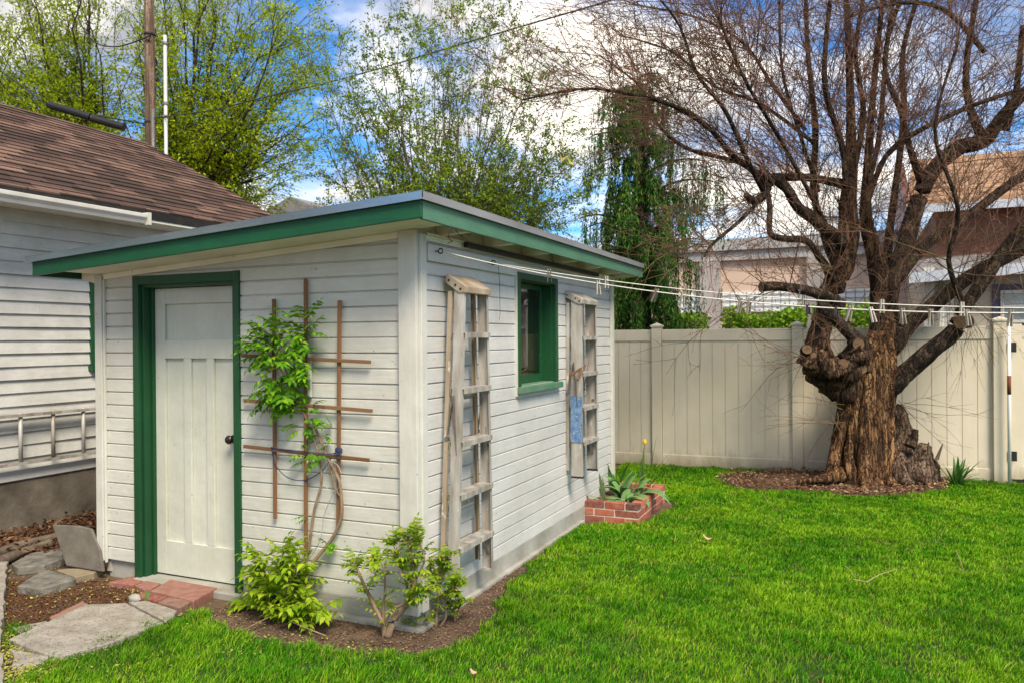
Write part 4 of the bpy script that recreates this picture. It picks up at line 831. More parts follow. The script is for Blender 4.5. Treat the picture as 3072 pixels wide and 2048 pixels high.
# rotten boards along the leaf drift
for i, (q, lb) in enumerate(((((-20, 1278), (60, 1248), (210, 1213)), 'upper weathered log edging below the leaf drift'), (((-20, 1300), (50, 1268), (118, 1245)), 'lower weathered log edging left of the leaning slab'))):
    a = MB(); vtube(a, [PZ(x, y, GZ+.03) for x, y in q], .04, .032, 8, .16); tag(a.build('log_edging', M('grey rotten wood', (.20, .16, .12), (.08, .055, .04), 8, .95, 30, .8, .01), smooth=True), lb, 'log', 'log edging by the house')
b = PZ(415, 1378, GZ+.02); a = MB(); bm_pts = PZ(410, 1385, GZ)
# rock by the pavers
def rock(px, py, r_, label, mat, name='rock'):
    import bmesh
    bm = bmesh.new(); bmesh.ops.create_icosphere(bm, subdivisions=2, radius=1); p = PZ(px, py, GZ)
    for v_ in bm.verts: v_.co = Vector((v_.co.x*r_[0], v_.co.y*r_[1], v_.co.z*r_[2]))*random.uniform(.82, 1.15)+p+Vector((0, 0, r_[2]*.6))
    me = bpy.data.meshes.new(name); bm.to_mesh(me); bm.free(); return tag(link(name, me, mat, None, True), label, 'rock')
rock(415-105, 1380, (.05, .035, .03), 'small pale rough rock beside the red pavers', m_conc)
rock(958*.765, 1430, (.018, .014, .008), 'small grey pebble on the soil under the shed wall', m_slab)
clump('weed', 'small two-leaved green weed beside the pavers', 'plant', tuple(PZ(342, 1380, GZ+.02)), [(2.2, 1.0, .08, .014, .5), (.3, .5, .09, .014, .4), (3.0, .8, .05, .01, .4)], m_iris)
# pale leaf and straws on the lawn
def curl(px, py, label, s_=.05):
    p = PZ(px, py, GZ+.045); a = MB()
    for i in range(6):
        for j in range(5):
            u, v_ = (i/5-.5)*s_*1.3, (j/4-.5)*s_*(1-.6*abs(i/5-.5)*2); a.v.append((p.x+u, p.y+v_, p.z+.5*u*u/s_*3+.9*v_*v_/s_+random.uniform(-.002, .002)))
    for i in range(5):
        for j in range(4): q = i*5+j; a.f.append((q, q+5, q+6, q+1))
    tag(a.build('dry_leaf', M(label[:9], (.62, .38, .24), (.45, .28, .18), 20, .8), smooth=True), label, 'leaf')
curl(1628, 1240, 'pale tan curled dry leaf lying on the open lawn', .07); curl(1090, 1565-18, 'small brown dry leaf at the bottom edge of the lawn', .035)
tt = Tubes()
for q in (((1943, 1300), (1955, 1312), (1965, 1326)), ((1990, 1336), (2020, 1318), (2060, 1306)), ((1960, 1330), (1985, 1334), (1995, 1334)), ((2196, 1264), (2205, 1285), (2212, 1305)), ((1750, 1128), (1760, 1145), (1768, 1158))): tt.add([tuple(PZ(x, y, GZ+.045)) for x, y in q], .0035, .002, 4)
tag(tt.build('straw', M('straw', (.42, .36, .18), (.3, .26, .12), 20, .8)), 'pale broken straws lying on the right side of the lawn', 'straw')

# ================================================================== HOUSE AT LEFT
HX = -6.88; EX, EZ = -6.47, 2.905; RXh, RZ = -9.5, 4.50; HY0, HY1 = -6.0, 7.85
house = thing('white_house', 'white clapboard house with brown shingle roof at left', 'house', (-9.5, 1, GZ))
m_hw = paint('house paint', (.60, .60, .56), (.38, .37, .33), (.20, .17, .13), 'y', peel=.66)
a = MB(); GWY0, GWY1, GWZ0 = 5.27, 6.1, 1.42
siding(a, lambda u, z, d: (HX+d, u, z), 1.0, HY1, .50, 2.86, [(GWY0, GWY1, GWZ0, 2.3)], row=.117, proud=.022, lap=True, nu=46, wob=.003)
siding(a, lambda u, z, d: (u, HY1+d, z), -12.1, HX, .50, 2.86, [], row=.117, proud=.02, lap=True)
siding(a, lambda u, z, d: (HX+d, u, z), HY0, 1.0, .50, 2.86, [], row=.117, proud=.02, lap=True)
a.poly([(-12.1, HY1+.01, 2.85), (HX, HY1+.01, 2.85), (RXh, HY1+.01, 4.2)]); a.box((-12.1, HY0, .45), (HX-.02, HY1-.02, 2.8)); a.build('wall', m_hw, house)
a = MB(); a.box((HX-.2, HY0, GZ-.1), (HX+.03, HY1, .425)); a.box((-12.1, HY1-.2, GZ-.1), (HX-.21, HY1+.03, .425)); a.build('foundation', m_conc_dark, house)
a = MB(); a.box((HX-.01, HY0, .428), (HX+.05, HY1, .52)); a.build('water_table', m_wy, house, bevel=.005)
m_fl = paint('green shutter', G1, G2, (.1, .1, .08), 'z')
a = MB(); a.box((HX+.0, GWY0, GWZ0), (HX+.035, GWY0+.09, 2.35)); a.box((HX, GWY0+.091, GWZ0+.0), (HX+.03, GWY1, GWZ0+.08)); hw_ = a.build('window', m_fl, house)
a = MB(); a.box((HX+.001, GWY0-.02, GWZ0-.05), (HX+.07, GWY1, GWZ0-.002)); a.build('sill', m_fl, hw_); a = MB(); a.box((HX+.0, GWY0+.095, GWZ0+.085), (HX+.01, GWY1, 2.3)); a.build('pane', m_dark, hw_)
# roof
def shinglemat(name, a_, b_, c_, sx=.33, sy=.14, swap=False):
    m, t, p = newmat(name); tcn = t.nodes.new('ShaderNodeTexCoord'); sp = t.nodes.new('ShaderNodeSeparateXYZ'); t.links.new(tcn.outputs['Object'], sp.inputs[0])
    cb_ = t.nodes.new('ShaderNodeCombineXYZ'); t.links.new(sp.outputs[0 if swap else 1], cb_.inputs[0]); t.links.new(sp.outputs[1 if swap else 0], cb_.inputs[1])
    bt = t.nodes.new('ShaderNodeTexBrick'); bt.inputs['Scale'].default_value = 1; bt.inputs['Brick Width'].default_value = sx; bt.inputs['Row Height'].default_value = sy; bt.inputs['Mortar Size'].default_value = .006; bt.offset = .37
    bt.inputs['Color1'].default_value = (0, 0, 0, 1); bt.inputs['Color2'].default_value = (1, 1, 1, 1); bt.inputs['Mortar'].default_value = (0, 0, 0, 1); t.links.new(cb_.outputs[0], bt.inputs['Vector'])
    v = coords(t); c = ramp(t, bt.outputs['Color'], (.0, a_), (.5, b_), (1., c_)); c = mixc(t, ramp(t, noise(t, v, 90, 3, .8), (.35, 0.), (.7, .55)), c, a_)
    c = mixc(t, ramp(t, noise(t, v, .8, 4), (.4, 0.), (.7, .4)), c, b_)
    t.links.new(c, p.inputs['Base Color']); p.inputs['Roughness'].default_value = .9; p.inputs['Specular IOR Level'].default_value = .2
    t.links.new(bump(t, noise(t, v, 120, 4, .8), .6, .006, bump(t, bt.outputs['Fac'], -.6, .008)), p.inputs['Normal']); return m
m_sh = shinglemat('brown shingles', (.035, .024, .019), (.115, .068, .052), (.29, .175, .125), .30, .125)
a = MB(); nr = 24
def roofpt(f, y, up): x = EX+(RXh-EX)*f; z = EZ+.045+(RZ-EZ)*f; return (x+up*.47, y, z+up*.88)
for k in range(nr):
    f0, f1 = k/nr, (k+1)/nr
    a.quad(roofpt(f0, HY0, .016), roofpt(f0, 8.2, .016), roofpt(f1, 8.2, .004), roofpt(f1, HY0, .004)); a.quad(roofpt(f0, HY0, 0), roofpt(f0, 8.2, 0), roofpt(f0, 8.2, .016), roofpt(f0, HY0, .016))
hr = a.build('roof', m_sh, house)
a = MB(); a.prism([(RXh, HY0, RZ+.04), (RXh+(RXh-EX)*1.0, HY0, EZ+.03), (RXh+(RXh-EX), HY0, EZ+.0), (RXh, HY0, RZ), ], (0, 8.2-HY0, 0)); a.build('roof_back', m_sh, hr)
a = MB(); a.prism([(EX-.0, HY0, EZ+.042), (RXh, HY0, RZ+.04), (RXh, HY0, RZ-.08), (EX, HY0, EZ-.04)], (0, 8.19-HY0, 0)); a.build('eave_board', m_dark, hr)
a = MB(); a.box((EX-.39, HY0, 2.84), (EX-.01, 8.15, 2.862)); a.build('soffit', m_sof, hr)
a = MB(); gx = EX+.02; ge = PX(332, 500, EX+.06).y; ge = min(max(ge, 4.5), 7.5)
a.prism([(gx-.018, HY0, 2.80), (gx+.05, HY0, 2.80), (gx+.062, HY0, 2.83), (gx+.085, HY0, 2.86), (gx+.085, HY0, 2.895), (gx-.018, HY0, 2.905)], (0, ge-HY0, 0)); gt = a.build('gutter', M('off white gutter', (.62, .6, .54), (.5, .47, .4), 3, .5), hr, bevel=.004)
a = MB(); a.box((gx-.025, ge+.0005, 2.79), (gx+.10, ge+.03, 2.91)); a.build('end_cap', m_wx, gt)
# horizontal ladder hung on the house wall
ld = thing('hung_ladder', 'long aluminium ladder hung sideways low on the house wall', 'ladder', (HX+.1, 4, .8))
for zc in (1.04, .595): a = MB(); channel(a, (HX+.10, 1.5, zc), (HX+.10, 5.9, zc-.03), (1, 0, 0), (0, 0, 1 if zc < .8 else -1), .06, .004, .022); a.build('rail', m_alu, ld)
for k in range(14): a = MB(); y = 1.65+.305*k+.12; a.tube([(HX+.10, y, .60), (HX+.10, y, 1.03)], .017, 10); a.build('rung', m_alu, ld, True)
for y in (3.0, 5.6): a = MB(); a.box((HX+.023, y, 1.0), (HX+.07, y+.03, 1.1)); a.build('bracket', m_steel, ld)

# ================================================================== POLES AND CABLES
m_pw = barkmat('utility pole wood', (.07, .045, .03), (.15, .10, .07), (.24, .18, .13), 9, (1, 1, .05), .01)
up_ = P(346, 300, 21); ut = thing('utility_pole', 'weathered brown wooden utility pole rising behind the house roof', 'utility pole', (up_.x, up_.y, GZ))
a = MB(); a.tube([(up_.x, up_.y, GZ), (up_.x, up_.y, 6), (up_.x-.02, up_.y, 13.5)], [.17, .145, .115], 16); a.build('pole', m_pw, ut, True)
a = MB(); q = P(352, 345, 20.8); a.tube([(q.x, q.y, GZ), (q.x, q.y, P(352, 252, 20.8).z)], .05, 10); a.build('conduit', m_steel, ut, True)
a = MB()
for pyy in (80, 282): zc = P(346, pyy, 21).z; a.tube([(up_.x, up_.y, zc-.02), (up_.x, up_.y, zc+.02)], .155, 14)
a.build('band', m_dark, ut)
# crossarm lies above the frame
q = P(380, 200, 20.5); wm = thing('white_mast', 'slim pale metal mast beside the utility pole', 'mast', (q.x, q.y, GZ)); a = MB(); a.tube([(q.x, q.y, GZ), (q.x, q.y, P(376, 82, 20.5).z)], .045, 10); a.build('pipe', M('pale pipe', (.55, .56, .56), (.42, .43, .43), 2, .4), wm, True)
a = MB()
for pyy in (100, 238, 268): zc = P(376, pyy, 20.5).z; a.tube([(q.x, q.y, zc-.03), (q.x, q.y, zc+.03)], .07, 10)
a.build('clamp', m_steel, wm)
def cable(name, label, pts, r_, mat=None, cat='cable'):
    sp = smooth_path([P(*q) for q in pts], 8); tt = Tubes(); tt.add([tuple(v_) for v_ in sp], r_, r_*.8, 6); return tag(tt.build(name, mat or m_dark), label, cat)
cable('service_cable', 'black cable crossing the sky from utility pole to upper right', [(348, 272, 20.9), (480, 255, 19), (600, 226, 17.5), (750, 191, 15.6), (900, 150, 14), (1050, 105, 12.5), (1230, 52, 11), (1400, 2, 9.8), (1560, -55, 8.8)], .014)
cable('overhead_cable', 'upper sagging black cable left of the utility pole', [(-60, 120, 21), (60, 205, 21), (115, 245, 21), (200, 262, 21), (345, 287, 21)], .022)
cable('overhead_cable', 'black cable loop below the pole band', [(346, 82, 20.8), (300, 100, 20.9), (260, 108, 21), (215, 95, 21), (180, 40, 21), (185, -30, 21)], .02)
cable('overhead_cable', 'thin black cable sloping down to the left splice tube', [(346, 85, 20.8), (320, 130, 21), (285, 200, 21), (255, 272, 21)], .012)
for (qs, lb) in (([(113, 240, 21), (118, 243, 21), (208, 270, 21)], 'upper left half of the black splice tube hanging above the roof'), ([(209, 272, 20.99), (213, 273, 21), (278, 291, 21), (285, 293, 21)], 'lower right half of the black splice tube hanging above the roof'), ([(-70, 240, 20), (0, 246, 20), (52, 262, 20)], 'black splice tube cut by the left frame edge above the roof')):
    a = MB(); a.tube([P(*q) for q in qs], .105, 12); tag(a.build('splice_tube', M('black rubber', (.018, .018, .02), (.012, .012, .013), 4, .45), smooth=False), lb, 'cable splice', 'splice tubes on the cable')
# faint far roof peak
q = P(700, 470, 45); fr_ = thing('far_house', 'small grey roof peak far behind the shed roof', 'house', (q.x, q.y, GZ)); a = MB(); a.box((q.x-3.2, q.y-1, GZ), (q.x+3.2, q.y+4, q.z-1.0)); a.build('wall', m_conc, fr_)
a = MB(); a.prism([(q.x-3.6, q.y-1.3, q.z-1.2), (q.x+3.6, q.y-1.3, q.z-1.2), (q.x, q.y-1.3, q.z+.25)], (0, 6, 0)); a.build('roof', M('grey roof', (.22, .21, .21), (.16, .15, .15), 2, .9), fr_)

# ================================================================== BUILDING BEYOND THE FENCE
BY = 24.0
q0, q1 = PY(1395, 560, BY), PY(2125, 560, BY); zt = 4.55
bd = thing('commercial_building', 'long pinkish beige building with grey pilasters and cornice beyond the fence', 'building', ((q0.x+q1.x)/2, BY, GZ))
m_pk = M('pinkish block', (.62, .47, .37), (.54, .40, .32), .8, .85, 12, .2, .01); m_gc = M('grey block', (.40, .37, .35), (.33, .30, .29), 1, .85, 10, .2, .01)
a = MB(); a.box((q0.x-8, BY, GZ), (q1.x, BY+12, zt-.35)); a.build('wall', m_pk, bd)
a = MB(); a.box((q0.x-8.1, BY-.25, zt-.33), (q1.x+.1, BY+12.2, zt)); a.box((q0.x-8.1, BY-.15, zt-.62), (q1.x+.1, BY-.002, zt-.331)); a.build('cornice', M('pale grey cornice', (.45, .44, .43), (.35, .34, .33), 1, .7), bd)
for px in (1633, 1880): x = PY(px, 650, BY).x; a = MB(); a.box((x-.30, BY-.22, GZ), (x+.30, BY-.001, zt-.625)); a.build('pilaster', m_gc, bd)
for (xa, xb) in ((1545, 1610), (1658, 1862), (1900, 2010)):
    a = MB(); x0, x1 = PY(xa, 690, BY).x, PY(xb, 690, BY).x; zt_, zb__ = PY(1700, 672, BY).z, PY(1700, 718, BY).z; a.box((x0, BY-.06, zb__), (x1, BY-.003, zt_)); wf = a.build('window_panel', M('white panel', (.80, .84, .83), (.72, .78, .78), 3, .4), bd)
    a = MB(); k = x0
    while k < x1: a.box((k, BY-.075, zb__), (k+.025, BY-.062, zt_)); k += .24
    z_ = zb__
    while z_ < zt_: a.box((x0, BY-.092, z_), (x1, BY-.077, z_+.02)); z_ += .17
    a.build('lattice', m_gc, wf)
a = MB(); x = PY(1631, 725, BY).x; zc = PY(1631, 725, BY).z; a.box((x-.13, BY-.34, zc-.06), (x+.10, BY-.221, zc+.07)); a.build('wall_light', m_wx, bd)
# vine hedges
m_hedge = leafmat('bright hedge leaves', (.09, .20, .01), (.20, .38, .015), (.34, .48, .04), .35, .5, 2)
def hedge(xa, xb, yt_, label, Yh=14.5, seed=1):
    A, Bq = PY(xa, yt_, Yh), PY(xb, yt_, Yh); r = np.random.default_rng(seed); n = int(5200*abs(Bq.x-A.x)/1.0)
    Pp = np.stack([r.uniform(A.x, Bq.x, n), Yh+r.uniform(-.25, .35, n), r.uniform(.9, A.z, n)], 1); Pp[:, 2] += .06*np.sin(Pp[:, 0]*5)+.05*r.normal(size=n)-.05
    o = leaves_mesh('foliage', Pp, r.normal(size=(n, 3))*[1, .6, .8]+[0, -.4, -.5], r.normal(size=(n, 3))+[0, -1.2, .6], r.uniform(.05, .09, n), r.uniform(.04, .07, n), m_hedge)
    t = thing('hedge', label, 'hedge', ((A.x+Bq.x)/2, Yh, GZ), 'hedges behind the fence'); o.parent = t; o.matrix_parent_inverse = wmat(t).inverted()
    a = MB(); x = min(A.x, Bq.x)+.2
    while x < max(A.x, Bq.x): a.tube([(x, Yh, GZ), (x+.05, Yh+.05, 1.0), (x, Yh, A.z-.3)], [.03, .02, .01], 6); x += .5
    a.build('trunk', m_twig2, t)
hedge(1540, 1618, 712, 'short bright green hedge between cedar and grey pilaster', seed=1); hedge(1662, 1850, 712, 'long bright green hedge behind the middle fence panel', seed=2); hedge(1868, 2012, 700, 'bright green hedge seen through the willow branches', seed=3)
# vine column at the second pilaster
# ------------------------------------------------------------------ house at right
hs = 15.0; r0 = P(2130, 700, hs); rt = thing('brown_house', 'house with tan shingle roof and brown upper wall behind the willow at right', 'house', (r0.x+3, r0.y+2, GZ))
m_beige = M('beige stucco', (.48, .43, .34), (.42, .37, .29), 1.5, .85, 30, .2, .006); m_brn = paint('brown shingle wall', (.20, .075, .045), (.12, .045, .028), (.3, .15, .1), 'x', peel=.8)
hy = r0.y+.5
def hx(px, y=None): return PY(px, 700, y or hy).x
def hz(px, py, y=None): return PY(px, py, y or hy).z
a = MB(); a.box((hx(2125), hy, GZ), (hx(2125)+9, hy+6, hz(2300, 618))); a.build('wall', m_beige, rt)
a = MB(); xw0, xw1, zw0, zw1 = hx(2297), hx(2297)+1.0, hz(2300, 742), hz(2300, 668)
a.box((xw0-.13, hy-.05, zw0-.2), (xw1+.1, hy-.002, zw1+.12)); wr = a.build('window', M('slate blue trim', (.07, .085, .13), (.05, .065, .1), 3, .6), rt)
a = MB()
for b_ in (((xw0, zw0), (xw0+.06, zw1)), ((xw1-.06, zw0), (xw1, zw1)), ((xw0+.061, zw0), (xw1-.061, zw0+.06)), ((xw0+.061, zw1-.06), (xw1-.061, zw1)), ((xw0+.061, (zw0+zw1)/2-.03), (xw1-.061, (zw0+zw1)/2+.03))): a.box((b_[0][0], hy-.08, b_[0][1]), (b_[1][0], hy-.051, b_[1][1]))
a.build('frame', m_wx, wr); a = MB(); a.box((xw0+.055, hy-.065, zw0+.055), (xw1-.055, hy-.055, zw1-.055)); a.build('pane', M('grey pane', (.22, .27, .27), (.12, .14, .15), 3, .1, bstr=0), wr)
a = MB(); a.box((xw0+.065, hy-.068, (zw0+zw1)/2+.05), (xw1-.065, hy-.0655, zw1-.07)); a.build('blind', M('blind', (.42, .46, .44), (.36, .4, .38), 3, .7), wr)
for pxa in (2125, 2170): x = hx(pxa); a = MB(); a.box((x-.02, hy-.06, GZ), (x+.16, hy-.001, hz(2150, 615))); a.build('corner_trim', m_wx, rt)
a = MB(); zl = hz(2300, 618); a.prism([(hx(2085), hy-.5, zl-.25), (hx(2125)+9.4, hy-.5, zl+.35), (hx(2125)+9.4, hy-.5, zl+.52), (hx(2085), hy-.5, zl-.05)], (0, .05, 0)); a.build('fascia', M('pale blue fascia', (.50, .55, .62), (.42, .46, .52), 2, .5), rt)
a = MB(); a.prism([(hx(2085), hy-.45, zl-.18), (hx(2125)+9.4, hy-.45, zl+.42), (hx(2125)+9.4, hy+2.2, zl+1.0), (hx(2085), hy+2.2, zl+.4)], (0, 0, .05)); a.build('lower_roof', shinglemat('grey roof tabs', (.15, .14, .14), (.2, .19, .19), (.28, .26, .25), .3, .14), rt)
hy2 = hy+2.0; zu = hz(2280, 472, hy2)
a = MB(); x0 = hx(2150, hy2); a.box((x0, hy2, hz(2280, 640, hy2)), (x0+9, hy2+6, zu)); a.build('upper_wall', m_brn, rt)
for k in range(7): pass
a = MB(); zr = hz(2280, 352, hy2+3); xl = hx(2080, hy2)
nr = 12
for k in range(nr):
    f0, f1 = k/nr, (k+1)/nr; ya, yb_ = hy2-.5+3.5*f0, hy2-.5+3.5*f1; z_a, z_b = zu+(zr-zu)*f0, zu+(zr-zu)*f1; xs = xl+.35*f0
    a.quad((xs, ya, z_a+.02), (x0+9.5, ya, z_a+.02), (x0+9.5, yb_, z_b+.005), (xs, yb_, z_b+.005)); a.quad((xs, ya, z_a), (x0+9.5, ya, z_a), (x0+9.5, ya, z_a+.02), (xs, ya, z_a+.02))
a.build('upper_roof', shinglemat('tan shingles', (.20, .12, .07), (.33, .20, .12), (.46, .29, .18), .3, .16, True), rt)
a = MB(); a.box((xl, hy2-.56, zu-.14), (x0+9.5, hy2-.505, zu+.03)); a.build('gutter', M('pale gutter', (.5, .53, .6), (.42, .45, .5), 2, .5), rt)
a = MB(); a.prism([(xl, hy2-.5, zu-.05), (xl, hy2+3, zr-.05), (xl, hy2+6.5, zu-.05)], (.12, 0, 0)); a.build('gable', m_brn, rt)
q0, q1 = P(2195, 560, 14.0), P(2140, 745, 13.2); a = MB(); a.tube([(hx(2205), hy-.6, hz(2205, 640)), (hx(2160), hy-.2, hz(2160, 690)), (hx(2157), hy-.12, 1.0)], .06, 8); a.build('downspout', m_wx, rt)

# ================================================================== WILLOW
WS = 8.92
wb = P(1975, 1095, WS); willow = thing('old_willow', 'large old pollarded willow with thick split trunk and bare twigs', 'tree', (wb.x, wb.y, GZ))
px2m = KD/FPX*WS
def limb(mb, pts, ns=14, lump=.07, k=5, rs_=None):
    """pts: (px, py, r_px, ds)"""
    P3 = [P(q[0], q[1], WS+(q[3] if len(q) > 3 else 0)) for q in pts]; sp = smooth_path(P3, k); n = len(sp)
    rr = np.interp(np.linspace(0, len(pts)-1, n), range(len(pts)), [q[2]*px2m for q in pts]); mb.tube(sp, list(rr), ns, True, lump); return sp
# trunk: ribbed flaring column
a = MB(); rings = [(1128, 1978, 104, .0), (1104, 1978, 92, 0), (1080, 1977, 84, 0), (1040, 1976, 78, 0), (1000, 1978, 74, 0), (960, 1981, 69, 0), (920, 1985, 65, 0), (880, 1990, 63, 0), (850, 1996, 62, 0), (820, 2003, 56, 0), (790, 2014, 38, 0), (760, 2025, 28, 0)]
ns = 72
for i, (py, px, rp, ds) in enumerate(rings):
    c_ = P(px, py, WS+ds); r_ = rp*px2m*.84; low = max(0, (py-900)/228)
    for q in range(ns):
        th = 2*math.pi*q/ns; tw_ = th+.25*i/12
        rib = .075*math.sin(5*tw_+1.1)+.055*math.sin(9*tw_+2+.3*math.sin(i))+.035*math.sin(17*tw_+i*.35)+random.uniform(-.018, .018)
        butt = low**2*(.16*math.sin(4*th+.7)+.08*math.sin(7*th))
        rr = r_*(1+rib+butt); a.v.append((c_.x+rr*math.cos(th), c_.y+rr*math.sin(th)*.9, c_.z))
for i in range(len(rings)-1):
    for q in range(ns): r_ = (q+1) % ns; a.f.append((i*ns+q, i*ns+r_, (i+1)*ns+r_, (i+1)*ns+q))
# vertical sinews on the front of the trunk
for pts in ([(1890, 1160, 20, -.36), (1905, 1098, 16, -.36), (1925, 1020, 13, -.34), (1945, 950, 12, -.30), (1950, 900, 14, -.26), (1935, 860, 16, -.2)],
            [(1950, 1160, 20, -.42), (1955, 1105, 15, -.42), (1950, 1040, 11, -.40), (1960, 960, 10, -.36), (1975, 890, 12, -.32), (1985, 830, 10, -.3)],
            [(2000, 1160, 22, -.42), (2000, 1100, 17, -.40), (1995, 1030, 13, -.38), (2010, 950, 13, -.34), (2020, 880, 14, -.28), (2032, 800, 14, -.22), (2040, 740, 10, -.16)],
            [(2060, 1160, 22, -.28), (2045, 1100, 17, -.28), (2040, 1030, 13, -.26), (2042, 960, 12, -.2), (2050, 880, 13, -.1)]): limb(a, [(q_[0], q_[1], q_[2]*.85, q_[3]+.16) for q_ in pts], 16, .17, 7)
a.build('trunk', m_bark, willow, True)
SK = []                                  # skeleton points for shoots
m_bark_mid = barkmat('mid bark', (.016, .010, .008), (.08, .045, .026), (.22, .13, .07), 15, (1, 1, .2), .03)
def lb(pts, **k): mb_ = MB(); pts = [(q_[0], q_[1], q_[2]*.84, *q_[3:]) for q_ in pts]; pts = [(q_[0]+(random.uniform(-15, 15) if q_[2] < 9 and 0 < i_ < len(pts)-1 else 0), *q_[1:]) for i_, q_ in enumerate(pts)]; sp = limb(mb_, pts, **k); mb_.build('limb', m_bark_mid if len(SK) < 2 else m_bark_dark, willow, True); SK.append((sp, [q[2] for q in pts])); return sp
lb([(1960, 905, 50, 0), (1915, 865, 44, -.1), (1880, 815, 34, -.05), (1885, 750, 28, 0), (1908, 680, 30, .05), (1938, 600, 31, .1), (1948, 530, 28, .1), (1950, 450, 22, .1), (1955, 330, 14, .1), (1950, 180, 10, .15), (1942, -40, 7, .2)])
lb([(2005, 870, 50, .1), (2022, 800, 40, .1), (2030, 730, 38, .15), (2028, 660, 32, .2), (2010, 590, 24, .2), (1990, 500, 17, .2), (1992, 380, 11, .2), (2010, 200, 8, .2), (2030, -40, 6, .2)])
lb([(1945, 430, 10, 0), (1925, 330, 8, -.1), (1905, 180, 7, -.2), (1912, -40, 5, -.2)]); lb([(1960, 400, 9, .2), (1975, 260, 8, .3), (1970, 120, 6, .3), (1990, -40, 5, .3)]); lb([(1995, 420, 8, .1), (2030, 300, 7, .3), (2050, 100, 6, .4), (2060, -40, 5, .4)])
lb([(2025, 905, 20, .0), (2055, 882, 27, -.08), (2085, 850, 25, -.15), (2140, 805, 23, -.3), (2190, 762, 21, -.4), (2213, 712, 16, -.4), (2262, 640, 16, -.5), (2310, 575, 17, -.6), (2380, 490, 17, -.7)])
lb([(2030, 830, 20, .1), (2055, 790, 24, .1), (2100, 735, 20, .1), (2165, 685, 19, .0), (2250, 622, 18, -.1), (2375, 560, 17, -.2)])
lb([(2035, 740, 30, .2), (2050, 640, 24, .3), (2085, 545, 23, .35), (2112, 455, 23, .4), (2150, 385, 21, .4), (2200, 342, 22, .4), (2262, 322, 20, .3), (2310, 260, 16, .2), (2375, 190, 14, .1)])
lb([(2060, 640, 18, .3), (2130, 560, 15, .5), (2220, 500, 14, .6), (2310, 430, 13, .6), (2400, 370, 12, .6)])
lb([(1985, 800, 20, -.4), (1950, 762, 17, -.5), (1915, 728, 15, -.48), (1890, 700, 16, -.4), (1895, 660, 14, -.2)])
cutb = lb([(1930, 700, 17, -.2), (1890, 678, 14, -.4), (1840, 666, 12.5, -.55), (1795, 658, 11.5, -.65), (1748, 660, 11.5, -.7)])
lb([(1940, 560, 22, 0), (1900, 530, 17, -.1), (1870, 505, 15, -.2), (1835, 478, 14, -.3), (1808, 436, 13, -.35), (1780, 412, 14, -.4), (1764, 420, 16, -.42), (1758, 440, 12, -.42)])
lb([(1955, 430, 16, .1), (1900, 415, 11, 0), (1840, 408, 10, -.2), (1785, 408, 12, -.4)])
lb([(1910, 640, 14, 0), (1880, 600, 10, -.2), (1848, 555, 9, -.3), (1800, 548, 9, -.4), (1782, 535, 8, -.4), (1772, 480, 7, -.45), (1762, 440, 7, -.42)])
lb([(1762, 440, 9, -.42), (1735, 462, 12, -.45), (1712, 448, 7, -.5)])
lb([(1930, 620, 16, .3), (1900, 560, 12, .5), (1880, 440, 10, .7), (1870, 300, 9, .8), (1862, 120, 7, .9), (1850, -40, 5, .9)])
lb([(2040, 660, 16, .5), (2040, 560, 12, .7), (2062, 430, 10, .8), (2080, 260, 9, .8), (2085, 120, 7, .8), (2120, -40, 6, .8)])
lb([(2120, 430, 12, .4), (2085, 340, 9, .3), (2060, 260, 8, .2), (2040, 140, 6, .1), (2080, -40, 5, .1)])
lb([(2262, 330, 14, .3), (2225, 240, 10, .2), (2230, 130, 8, .2), (2250, -40, 6, .2)]); lb([(2310, 300, 10, .3), (2335, 200, 8, .3), (2350, 60, 7, .3)])
lb([(1990, 470, 9, .3), (2030, 360, 7, .2), (2120, 300, 7, 0), (2240, 240, 6, -.1), (2370, 200, 5, -.2)])
lb([(1765, 415, 8, -.4), (1700, 360, 7, -.6), (1620, 300, 6, -.8), (1540, 245, 5, -.9), (1450, 215, 4, -1.), (1330, 205, 3, -1.1), (1200, 230, 2, -1.2)])
lb([(1760, 430, 7, -.4), (1690, 375, 6, -.2), (1600, 345, 5, 0), (1520, 290, 4, .2), (1470, 200, 3, .3), (1380, 130, 2, .4)])
lb([(1755, 445, 6, -.4), (1715, 380, 6, -.7), (1660, 260, 5, -.9), (1600, 170, 4, -1.0), (1560, 60, 3, -1.1), (1500, -20, 2, -1.1)])
lb([(1850, 300, 6, .6), (1790, 200, 5, .5), (1700, 100, 4, .3), (1600, 40, 3, .2), (1450, 10, 2, .1)]); lb([(1870, 330, 6, .7), (1760, 240, 5, .9), (1650, 200, 4, 1.1), (1540, 120, 3, 1.3), (1420, 80, 2, 1.4)])
lb([(2262, 120, 7, .2), (2150, 20, 6, .1), (2060, 10, 5, 0), (1950, 40, 3, -.1)]); lb([(1880, 440, 6, .6), (1830, 330, 5, .3), (1800, 160, 4, .1), (1790, -40, 3, 0)])
lb([(1900, 520, 6, -.1), (1800, 330, 5, -.6), (1720, 180, 4, -1.0), (1650, 40, 3, -1.2)]); lb([(2213, 700, 8, -.4), (2170, 600, 6, -.6), (2190, 480, 5, -.8), (2160, 300, 4, -.9), (2200, 100, 3, -1)])
lb([(1765, 440, 5, -.45), (1700, 510, 5, -.6), (1650, 560, 4, -.7), (1618, 590, 3, -.75)])
